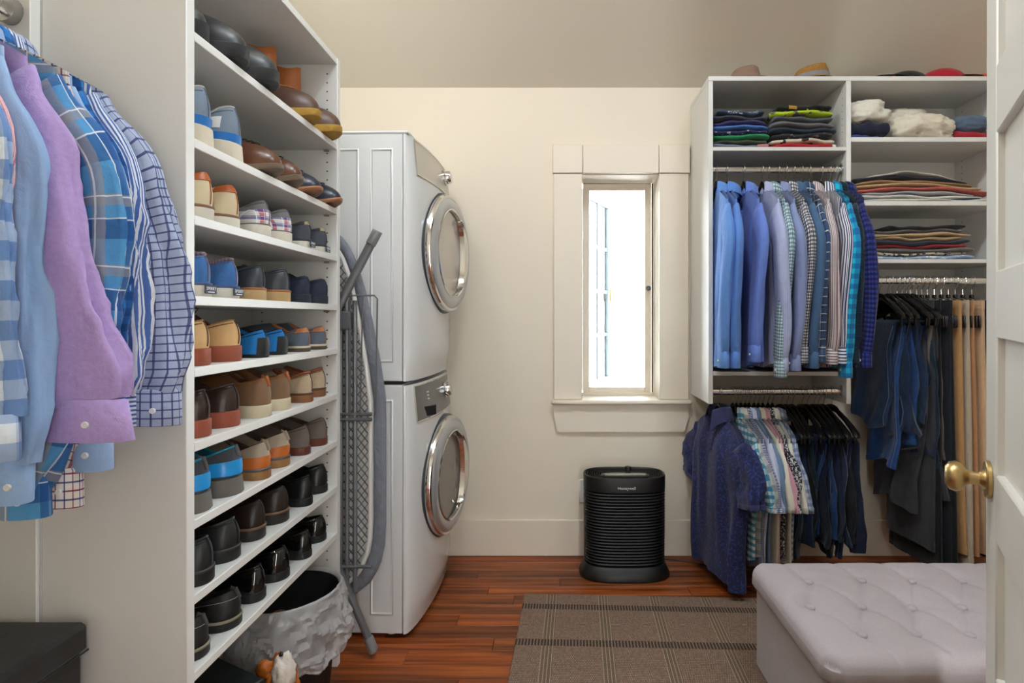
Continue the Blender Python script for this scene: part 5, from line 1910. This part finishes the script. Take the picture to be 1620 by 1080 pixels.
PS['black_boot'] = dict(dress, heel=.044, fore=.034, welt_ext=1.12, upper=lm('oiled_black', (44, 44, 46), .38, .1), sole=lm('lug_black', (38, 38, 40), .6, .6, 120), lining=BLKS, W=.108, top=(.090, .085, .10), toe=.052, open=(.035, .42))
PS['duck_boot'] = dict(flat=True, heel=.026, fore=.024, welt_ext=1.08, upper=lm('duck_shell', (84, 60, 48), .4, .1), sole=GUM, lining=lm('rust_lining', (146, 84, 44), .7), W=.108, top=(.070, .062, .090), toe=.062, open=(.04, .44), laces=lm('rawhide', (176, 112, 60), .7), nlace=3)

ROWS = [
    # shelf index, [(spec, short description, name)]
    (1, [('runner', 'blue grey running shoe with speckled midsole', 'running_shoe', False), ('brown_oxford', 'chestnut oxford with black laces, toe outward', 'oxford_shoe', True), ('navy_oxford', 'navy lace shoe with brown sole, toe outward', 'oxford_shoe', True)]),
    (2, [('cream_lux', 'cream suede shoe with cognac heel collar', 'sneaker', False), ('plaid', 'grey shoe with red and blue plaid heel', 'sneaker', False), ('dkgrey_canvas', 'dark grey canvas shoe with sand heel patch', 'sneaker', False)]),
    (3, [('denim_boat', 'denim blue canvas shoe with white sole and navy label', 'sneaker', False), ('grey_leather_tan', 'slate leather shoe on thick tan sole', 'loafer', False), ('navy_loafer', 'navy nubuck loafer with navy heel', 'loafer', False)]),
    (4, [('tan_brick', 'wheat leather shoe on brick red sole', 'lace_shoe', False), ('blue_moc', 'bright blue moccasin with black heel guard', 'moccasin', False), ('grey_tan_brogue', 'blue grey brogue with cognac collar', 'brogue', False)]),
    (5, [('brown_brick', 'dark brown leather shoe on brick red sole', 'lace_shoe', False), ('tan_chukka', 'saddle brown chukka with cream sole', 'chukka_boot', False), ('beige_brown', 'oatmeal canvas shoe with russet topline', 'loafer', False)]),
    (6, [('trail', 'graphite trail shoe with bright blue heel clip', 'trail_shoe', False), ('orange_wing', 'greige suede shoe with orange heel band', 'derby_shoe', False), ('taupe', 'taupe suede loafer on mahogany sole', 'loafer', False)]),
    (7, [('worn_black', 'worn black leather shoe with charcoal welt', 'loafer', False), ('brown_black', 'brown black derby with tan welt', 'derby_shoe', False), ('black_smooth', 'smooth black dress shoe', 'dress_shoe', False)]),
    (8, [('stitch_black', 'soft black loafer with white stitching', 'loafer', False), ('patent', 'black patent dress shoe', 'dress_shoe', False), ('shiny', 'polished black loafer', 'loafer', False)]),
]
YP = [1.306, 1.436, 1.568, 1.700, 1.846, 1.984]
for si, prs in ROWS:
    z = SHELF_BOT[si] + ST
    for k, (key, desc, nm, tout) in enumerate(prs):
        for j in (0, 1):
            rg = random.Random(si * 10 + k * 2 + j)
            yy = YP[2 * k + j]
            lab = desc + (', left of the pair' if j == 0 else ', right of the pair')
            L_ = PS[key].get('L', .285)
            if tout:
                xx = RX + .035 - L_
            else:
                xx = RX - .006 + rg.uniform(-.012, .004)
            make_shoe(nm, lab, 'shoes on the rack', PS[key], (xx, yy, z), tout, 1 if j == 0 else -1, R(rg.uniform(-4, 4)))
# top shelf: toes outward
zA = SHELF_BOT[0] + ST
for yy, key, lab, nm, o in ((1.295, 'black_boot', 'black boot with lug sole at the near end of the top shelf', 'boot', -.01), (1.405, 'black_boot', 'black boot with lug sole in the middle of the three black boots', 'boot', .02), (1.535, 'black_boot', 'black boot with lug sole next to the duck boots', 'boot', .03),
                            (1.815, 'duck_boot', 'brown duck boot with gum sole, left of the pair', 'duck_boot', .035), (1.965, 'duck_boot', 'brown duck boot with gum sole, right of the pair', 'duck_boot', .045)):
    b_ = make_shoe(nm, lab, 'boots on the top shelf', PS[key], (RX + o - .285, yy, zA), True, 1, R(random.Random(int(yy * 100)).uniform(-4, 4)))
    if key == 'duck_boot':
        sh = MB()
        rings = []
        for j in range(8):
            v = j / 7
            ring = []
            for k in range(24):
                a = 2 * PI * k / 24
                cxx = -.080 - .010 * v
                rr = .058 - .006 * v
                fr = max(0, -math.cos(a))
                ring.append((cxx + rr * math.cos(a) * (1 + .12 * (1 - v)), .042 * math.sin(a) * (1 - .05 * v), .068 + v * .165 + .012 * fr * (1 - v) + .006 * math.sin(2 * a + 1) * v + .003 * math.sin(3 * a + 5 * v)))
            rings.append(ring)
        inner = [(p[0] * .92 - .007, p[1] * .90, p[2] - .002) for p in rings[-1]]
        inner2 = [(p[0] * .92 - .007, p[1] * .90, p[2] - .05) for p in rings[-1]]
        sh.loft(rings + [inner, inner2], True)
        sh.build('leather_shaft', lm('tan_boot_leather', (166, 96, 44), .5, .15), b_, angle=60)
        for q in range(5):
            zz = .080 + q * .030
            xq = -.150 + .004 * q
            MB().tube([(xq + .020, -.030, zz), (xq - .002, -.010, zz + .006), (xq - .002, .010, zz + .010), (xq + .020, .030, zz + .016)], .0022, 5).build('lace', lm('rawhide', (176, 112, 60), .7), b_)
# ================================================================== folded clothes
def folded(name, label, mt, x0, x1, y0, y1, z0, h, group, seed=0, layers=2, wob=.004, tilt=0.0, droop=0.0, cat='folded clothes', shape=None, print_=None):
    rg = random.Random(seed)
    q = [rg.uniform(0, 6.28) for _ in range(5)]
    t = thing(name, label, cat, ((x0 + x1) / 2, (y0 + y1) / 2, z0), (0, 0, 0), group)
    w, d = (x1 - x0), (y1 - y0)
    hl = h / layers
    m = MB()
    for li in range(layers):
        zc = hl * (li + .5)
        ins = rg.uniform(0, .010)
        rings, uvs = [], []
        nx, n = 30, 22
        for k in range(nx + 1):
            u = -1 + 2 * k / nx
            ed = math.sqrt(max(0, 1 - abs(u) ** 10))
            x = u * (w / 2 - rg.uniform(0, .0) )
            ring = []
            off = wob * (math.sin(3.1 * u + q[0]) + .6 * math.sin(7 * u + q[1] + li)) + tilt * u * w / 2 - droop * u * u
            front = .006 * math.sin(2.3 * u + q[2]) + .004 * math.sin(6 * u + q[3] + li)
            for j in range(n):
                a = 2 * PI * j / n
                c, s = math.cos(a), math.sin(a)
                yy = math.copysign(abs(c) ** .35, c) * (d / 2 - ins) * (.93 + .07 * ed)
                zz = math.copysign(abs(s) ** .9, s) * hl * .56 * (.72 + .28 * ed) * (1 + .12 * math.sin(5 * u + q[2] + li * 2))
                if c < 0:
                    yy += front
                if shape:
                    off2 = shape(u, yy / (d / 2))
                else:
                    off2 = 0
                ring.append((x, yy, zc + zz + off + off2 + .0015 * math.sin(9 * u + 3 * yy / d + q[4])))
            rings.append(ring)
            uvs.append([(p[0], p[2] * 2.5 + li * .05) for p in ring])
        m.loft(rings, True, True, True, uvs)
    m.build('folded_layers', mt, t, angle=75)
    if print_:
        for (u0, u1, pm) in print_:
            rr = []
            for k in range(7):
                u = u0 + (u1 - u0) * k / 6
                off = wob * (math.sin(3.1 * u + q[0]) + .6 * math.sin(7 * u + q[1] + layers - 1)) + tilt * u * w / 2 - droop * u * u
                zc = hl * (layers - .5)
                fr = -d / 2 - .003
                rr.append([(u * w / 2, fr + .004, zc + off - hl * .32), (u * w / 2, fr, zc + off - hl * .1), (u * w / 2, fr + .001, zc + off + hl * .15), (u * w / 2, fr + .006, zc + off + hl * .36)])
            MB().loft(rr, False).build('shirt_print', pm, t, angle=120)
    return t
def fb(n, c, **k):
    return fabric('cotton_' + n, c, mottle=k.pop('mottle', .12), bump=.5, **k)
WHP = fb('print_white', (214, 214, 210))
P1 = [('slate', fb('slate_blue', (112, 122, 142)), 'folded slate blue tee with pale red print, bottom of the left pile'), ('olive', fb('olive', (70, 76, 60)), 'folded olive tee second from the bottom of the left pile'),
      ('green', fb('kelly_green', (40, 132, 84)), 'folded kelly green tee in the left pile'), ('navyp', fb('navy_print', (48, 50, 92), blotch=(60, .60, (170, 176, 196))), 'folded navy tee with white lettering above the green one'),
      ('blue', fb('mid_blue', (72, 112, 178)), 'folded mid blue tee in the left pile'), ('indigo', fb('indigo', (56, 52, 96)), 'folded indigo tee above the mid blue one'),
      ('char', fb('charcoal', (64, 66, 78)), 'folded charcoal tee second from the top of the left pile'), ('heather', fb('heather_navy', (64, 80, 104)), 'folded heather navy tee with white print, top of the left pile')]
z = 2.0675
xa_, xb_ = .742, 1.012
for i, (k, mt_, lab) in enumerate(P1):
    hgt = .0225
    folded('folded_t_shirt', lab, mt_, xa_ + .004 * (i % 3) + (.02 if i == 7 else 0), xb_ - .01 * (i % 2) - (.012 if i > 5 else 0), WF + .02 + .004 * (i % 2), WF + .29, z, hgt, 'tees in the left pile', 300 + i, 1, .0022 * (1 + i * .2), 0, .0,
           print_=[(.55, .93, fb('print_rose', (176, 116, 124)))] if i == 0 else ([(-.6, .7, fabric('dotted_print', (70, 84, 108), blotch=(150, .58, (225, 225, 225))))] if i == 7 else ([(-.5, .5, WHP)] if i == -1 else None)))
    z += hgt + .0004
P2 = [('red', fb('red', (172, 34, 46)), 'folded red tee, bottom of the right pile'), ('cream', fb('cream_print', (206, 196, 176), blotch=(26, .60, (60, 52, 50))), 'folded cream tee with dark print in the right pile'),
      ('blk', fb('black_print', (44, 44, 48), blotch=(50, .62, (130, 110, 110))), 'folded black tee with mixed print in the right pile'), ('teal', fb('dark_teal', (44, 58, 70)), 'folded dark teal tee in the right pile'),
      ('grey', fb('mid_grey', (104, 102, 106)), 'folded mid grey tee in the right pile'), ('slate', fb('slate_grey', (84, 88, 94)), 'folded slate grey tee below the lime one'),
      ('lime', fb('grey_lime', (92, 92, 94), blotch=(22, .47, (176, 200, 44))), 'folded grey tee with lime green print'), ('black', fb('black', (30, 29, 30), blotch=(30, .64, (190, 186, 176))), 'folded black tee with gold and white print, top of the right pile')]
z = 2.0675
for i, (k, mt_, lab) in enumerate(P2):
    hgt = .0255
    folded('folded_t_shirt', lab, mt_, 1.018 + (.03 if i == 7 else .006 * (i % 3)), 1.335 - (.012 * (i % 3)) - (.02 if i > 5 else 0), WF + .015 + .004 * (i % 2), WF + .29, z, hgt, 'tees in the right pile', 320 + i, 1, .0034, 0.0, .003,
           print_=[(-.60, -.30, fb('print_gold', (166, 126, 60)))] if i == 7 else ([(.8, .9, WHP)] if i == 0 else None))
    z += hgt + .0004
# trousers on the second right shelf
def arc1(u, v):
    return .018 * math.sin((u + 1) * 1.2) - .006
P3 = [('ivory', fb('bone', (206, 200, 188)), 'folded bone trousers, bottom of the middle pile'), ('bluew', fb('blue_white', (216, 214, 208), layers=[('v', .05, .2, .3, (40, 92, 160), .9)]), 'folded white shorts with a blue edge'),
      ('pgrey', fb('pale_grey', (168, 164, 164)), 'folded pale grey trousers in the middle pile'), ('coral', fb('coral', (188, 92, 84)), 'folded coral red trousers in the middle pile'),
      ('khaki', fb('khaki', (186, 156, 118)), 'folded khaki trousers in the middle pile'), ('sand', fb('dark_sand', (160, 128, 92)), 'folded dark sand trousers below the navy pair'),
      ('navy', fb('ink_navy', (40, 42, 56)), 'folded ink navy trousers near the top of the middle pile'), ('stone', fb('stone', (176, 170, 160)), 'folded stone grey trousers, top of the middle pile')]
z = 1.8135
for i, (k, mt_, lab) in enumerate(P3):
    hgt = .0165
    folded('folded_trousers', lab, mt_, 1.405 + .010 * (i % 3) + (.06 if i == 7 else 0) + (.03 if i < 3 else 0), 2.085 - .035 * (i % 3) - (.10 if i > 5 else 0) - (.0 if i == 3 else .03), WF + .012 + .005 * (i % 2), WF + .30, z, hgt, 'trousers in the middle pile', 340 + i, 1, .003, -.010 * i / 3, .0, shape=lambda u, v, i=i: .004 * i * (math.cos(u * 1.6) - .6))
    z += hgt * (1.0) + .0006
P4 = [('bluew', fb('ice_blue', (150, 172, 206), blotch=(40, .56, (222, 222, 222))), 'folded ice blue shorts, bottom of the lower pile'), ('print', fb('cream_dark_print', (196, 184, 164), blotch=(50, .55, (44, 44, 48))), 'folded cream shorts with dark print'),
      ('grey', fb('warm_grey', (112, 106, 106)), 'folded warm grey trousers low in the lower pile'), ('red', fb('crimson', (150, 38, 46)), 'folded crimson shorts in the lower pile'),
      ('navy2', fb('dusk_navy', (52, 56, 74)), 'folded dusk navy shorts in the lower pile'), ('khaki2', fb('camel', (170, 142, 108)), 'folded camel trousers in the lower pile'), ('tan2', fb('light_camel', (186, 160, 126)), 'folded light camel trousers in the lower pile'),
      ('char', fb('pewter', (96, 90, 90)), 'folded pewter trousers near the top of the lower pile'), ('blk', fb('jet', (40, 38, 40)), 'folded jet black trousers, top of the lower pile')]
z = 1.5415
for i, (k, mt_, lab) in enumerate(P4):
    hgt = .0175
    folded('folded_trousers', lab, mt_, 1.478 + .008 * (i % 3) + (.09 if i == 8 else 0), 1.985 - .03 * (i % 2) - (.02 if i > 3 else 0) - (.02 if i == 8 else 0), WF + .012 + .004 * (i % 2), WF + .30, z, hgt, 'trousers in the lower pile', 360 + i, 1, .004, .006 * i / 4 if i > 3 else 0, .0)
    z += hgt + .0006

def bundle(name, label, mt, cen, size, seed, cat='clothes bundle', amp=.18, flat=.0):
    m = MB()
    nu, nv = 48, 26
    rings, uvs = [], []
    o = Vector((seed * 3.7, seed * 1.3, seed * .7))
    for j in range(nv + 1):
        ph = PI * j / nv
        ring = []
        for k in range(nu):
            a = 2 * PI * k / nu
            d = Vector((math.sin(ph) * math.cos(a), math.sin(ph) * math.sin(a), math.cos(ph)))
            e = Vector([math.copysign(abs(v) ** .8, v) for v in d])
            n1 = noise.noise(d * 1.6 + o)
            wv = Vector((noise.noise(d * 2 + o), noise.noise(d * 2 + o + Vector((5, 0, 0))), 0)) * 1.2
            n2 = 1 - abs(noise.noise(d * 2.6 + o + wv)) * 2
            r_ = 1 + amp * n1 + amp * .7 * (n2 - .6) + .05 * noise.noise(d * 8 + o)
            p = Vector((e.x * size[0] * r_, e.y * size[1] * r_, e.z * size[2] * r_))
            p.z = max(p.z, -size[2] * (1 - flat))
            ring.append((p.x, p.y, p.z))
        rings.append(ring)
        uvs.append([(p[0], p[2]) for p in ring])
    m.loft(rings, True, True, True, uvs)
    mn = min(p[2] for p in m.v)
    m.v = [(p[0], p[1], p[2] - mn) for p in m.v]
    ob = m.build(name, mt, angle=180, loc=cen)
    return tag(ob, label, cat)
WC = fb('off_white', (226, 220, 206))
zs_ = 2.1135
def cloth_d(d): return d
folded('folded_shorts', 'folded royal blue shorts under the navy ones on the top right shelf', fb('royal', (52, 72, 138)), 1.395, 1.53, WF + .02, WF + .28, zs_, .020, 'shorts on the top right shelf', 381, 1, .002)
folded('folded_shorts', 'dark navy folded shorts under the white bundle', fb('deep_navy', (30, 34, 54)), 1.392, 1.585, WF + .02, WF + .29, zs_ + .0205, .068, 'shorts on the top right shelf', 382, 1, .006, -.03)
bundle('rumpled_sweater', 'off white rumpled sweater lying on the navy shorts', WC, (1.495, WF + .14, zs_ + .080), (.118, .12, .062), 3, amp=.2)
bundle('rumpled_sweater', 'off white rumpled trousers spilling over the shelf edge', fb('warm_white', (224, 214, 194)), (1.765, WF + .115, zs_), (.150, .12, .066), 7, amp=.26)
bundle('rumpled_sleeve', 'off white sleeve bundle pointing up behind the rumpled trousers', fb('soft_white', (222, 214, 198)), (1.745, WF + .19, zs_ + .075), (.12, .07, .060), 12, amp=.15)
folded('folded_shorts', 'folded crimson shorts at the right of the top right shelf', fb('crimson2', (158, 36, 48)), 1.905, 2.112, WF + .02, WF + .28, zs_, .040, 'shorts on the top right shelf', 384, 1, .004)
bundle('rumpled_sweater', 'slate blue rumpled sweater on the crimson shorts', fb('slate_knit', (92, 108, 128)), (2.012, WF + .15, zs_ + .040), (.092, .11, .050), 15, amp=.14)

# ================================================================== hats on top of the wardrobe
ZT = WTOP
felt = thing('felt_hat', 'taupe felt hat on top of the wardrobe', 'hat', (atx(1181, 2.72), 2.735, ZT))
FELT = mat('taupe_felt', (134, 108, 92), .95, var=.08, bump=.4, bscale=300)
rings = []
for r_, z_ in ((.030, .012), (.075, .012), (.108, .005), (.112, .008), (.106, .014), (.074, .024), (.068, .040), (.060, .064), (.046, .076), (.02, .072), (.002, .066)):
    rings.append([(r_ * math.cos(2 * PI * k / 40) * 1.0, r_ * .72 * math.sin(2 * PI * k / 40), z_ + (.010 * math.cos(2 * PI * k / 40 - .5) if z_ > .06 else 0) + .006 * math.cos(4 * PI * k / 40) * (r_ > .1)) for k in range(40)])
MB().loft(rings, True, True, True).build('crown_and_brim', FELT, felt, angle=120)
st_ = thing('straw_hat', 'woven straw fedora with grey band on the wardrobe', 'hat', (atx(1285, 2.72), 2.735, ZT), (0, 0, R(-20)))
STRAW = mat('woven_straw', (150, 108, 48), .8, var=.35, vscale=120, bump=.9, bscale=220)
def straw(prof):
    rings = []
    for r_, z_, k_ in prof:
        rings.append([((r_ + .0012 * math.sin(9 * z_ * 200)) * math.cos(2 * PI * k / 40), r_ * .74 * math.sin(2 * PI * k / 40), z_ + k_ * math.cos(2 * PI * k / 40)) for k in range(40)])
    return MB().loft(rings, True, False, True)
straw([(.102, .004, 0), (.100, .010, 0), (.086, .014, 0), (.082, .020, .002), (.080, .034, .004), (.077, .046, .006), (.073, .058, .009), (.066, .070, .012), (.045, .074, .012), (.01, .070, .01)]).build('crown', STRAW, st_, angle=120)
straw([(.0875, .014, .001), (.0865, .016, .002), (.0835, .034, .004), (.080, .035, .004)]).build('hat_band', mat('grey_band', (128, 128, 134), .9), st_, angle=60)
def cap(name, label, mt, loc, rz, hgt=.075, mark=None):
    t = thing(name, label, 'cap', loc, (0, 0, rz))
    t.scale = (1.28, 1.1, 1.05)
    rings = []
    for j in range(9):
        a = PI / 2 * j / 8
        rings.append([(.082 * math.cos(a) * math.cos(2 * PI * k / 32), .075 * math.cos(a) * math.sin(2 * PI * k / 32), .006 + hgt * math.sin(a)) for k in range(32)])
    MB().loft(rings, True, False, True).build('crown', mt, t, angle=120)
    rr = []
    for i in range(7):
        d = i / 6
        rr.append([((.060 + .085 * d) * math.cos(R(-52 + 104 * k / 14)) * (1 - .12 * d * abs(k / 7 - 1) ** 2), (.075 + .010 * d) * math.sin(R(-52 + 104 * k / 14)) * 1.05, .012 + .026 * math.cos(R(-52 + 104 * k / 14) * 1.5) * (.4 + .6 * (1 - d))) for k in range(15)])
    rr2 = [[(p[0], p[1], p[2] - .003) for p in r_] for r_ in rr]
    mm = MB()
    mm.loft(rr, False)
    mm.loft(rr2, False)
    mm.build('visor', mt, t, angle=120)
    MB().lathe([(.006, 0), (.006, .003), (0, .005)], 10).build('top_button', mt, t, loc=(0, 0, hgt + .005))
    if mark:
        mm = MB()
        rr = []
        for i in range(4):
            rr.append([(.0835 * math.cos(R(12 + 14 * i / 3)) * math.cos(R(-30 + 60 * k / 6)), .0765 * math.cos(R(12 + 14 * i / 3)) * math.sin(R(-30 + 60 * k / 6)), .007 + hgt * math.sin(R(12 + 14 * i / 3))) for k in range(7)])
        mm.loft(rr, False)
        mm.build('emblem', mark, t, angle=120)
    return t
REDC = fb('cap_red', (164, 30, 44))
BLC = fb('cap_black', (34, 32, 33))
cap('baseball_cap', 'black baseball cap with orange emblem on the wardrobe', BLC, (atx(1436, 2.74), 2.76, ZT), R(190), .052, fb('emblem_orange', (206, 104, 40)))
cap('baseball_cap', 'red baseball cap on top of the wardrobe', REDC, (atx(1492, 2.74), 2.755, ZT), R(-8), .064)
cap('baseball_cap', 'orange red cap at the far right of the wardrobe top', fb('cap_orange', (196, 70, 36)), (atx(1562, 2.74), 2.775, ZT), R(160), .045)
cap('baseball_cap', 'flat pale cap beside the black cap on the wardrobe', fb('cap_pale', (188, 178, 164)), (atx(1376, 2.78), 2.86, ZT), R(100), .05)

# ================================================================== floor things by the rack and the left edge
bx_ = thing('storage_hamper', 'black fabric storage box with lid in the lower left corner', 'storage box', (-1.19, .86, 0))
BF = fabric('black_box_fabric', (40, 38, 37), mottle=.12, mscale=200, bump=.2)
MB().box(-.20, .205, -.36, .318, 0, .575, .008).build('body', BF, bx_)
MB().box(-.208, .213, -.368, .326, .570, .632, .010).build('lid', BF, bx_)
MB().tube([(.2135, .320, .5735), (.2135, 0, .5735), (.2135, -.36, .5735)], .0022, 5).build('lid_piping', BF, bx_)

bb = thing('cardboard_carton', 'dark green black box with pale green oval under the rack', 'box', (-.95, 1.50, 0), (0, 0, R(-28)))
MB().box(-.13, .13, -.10, .10, 0, .292, .003).build('carton', mat('dark_carton', (26, 32, 34), .5), bb)
m = MB()
m.lathe([(0, -.1012), (.03, -.1012), (.030, -.1000)], 24, (-.045, 0, .235), 'y')
ov = m.build('printed_oval', mat('pale_green_print', (138, 160, 96), .6), bb, smooth=False)
MB().box(.05, .056, -.1010, -.1, .225, .255).build('printed_mark', mat('print_white_ink', (210, 210, 205), .6), bb, smooth=False)

fg = thing('carved_ornament', 'carved amber wood ornament with fluffy white wool before the bin', 'ornament', (atx(440, 1.64), 1.64, 0), (0, 0, R(20)))
AMB = mat('amber_carved_wood', (176, 98, 34), .35, var=.35, vscale=40, bump=.6, bscale=90)
AMB2 = mat('dark_carved_wood', (92, 52, 26), .45, var=.3, vscale=40)
def blob(cen, size, seed, amp, nu=28, nv=18):
    m = MB()
    rings = []
    o = Vector((seed, seed * 2.1, seed * .3))
    for j in range(nv + 1):
        ph = PI * j / nv
        ring = []
        for k in range(nu):
            a = 2 * PI * k / nu
            d = Vector((math.sin(ph) * math.cos(a), math.sin(ph) * math.sin(a), math.cos(ph)))
            r_ = 1 + amp * noise.noise(d * 2.2 + o) + amp * .6 * noise.noise(d * 6 + o)
            ring.append((cen[0] + d.x * size[0] * r_, cen[1] + d.y * size[1] * r_, cen[2] + d.z * size[2] * r_))
        rings.append(ring)
    return m.loft(rings, True, True, True)
blob((0.0, 0, .15), (.038, .035, .135), 3, .3).build('carved_body', AMB, fg, angle=180)
blob((-.032, -.012, .262), (.024, .014, .026), 5, .2).build('petal', AMB, fg, angle=180)
blob((.045, .0, .13), (.018, .02, .10), 9, .35).build('side_twist', AMB, fg, angle=180)
blob((.018, -.030, .245), (.031, .022, .060), 6, .3).build('wool_tuft', mat('white_wool', (222, 214, 204), .95, bump=1.0, bscale=140), fg, angle=180)
blob((.012, -.040, .140), (.024, .016, .075), 8, .3).build('wool_tuft', mat('white_wool', (222, 214, 204), .95, bump=1.0, bscale=140), fg, angle=180)
MB().lathe([(0, .012), (.007, .006), (.007, 0), (0, -.002)], 10, (.012, -.032, .302)).build('dark_tip', BLACKP, fg)
for xx in (-.100, -.062):
    MB().tube([(xx, -.01, 0), (xx, -.01, .10), (xx, -.01, .232)], [.008, .007, .009], 8).build('carved_post', AMB2, fg)
for zz in (.06, .12, .18, .222):
    MB().tube([(-.104, -.01, zz), (-.058, -.01, zz)], .006, 6).build('carved_rung', AMB2, fg)
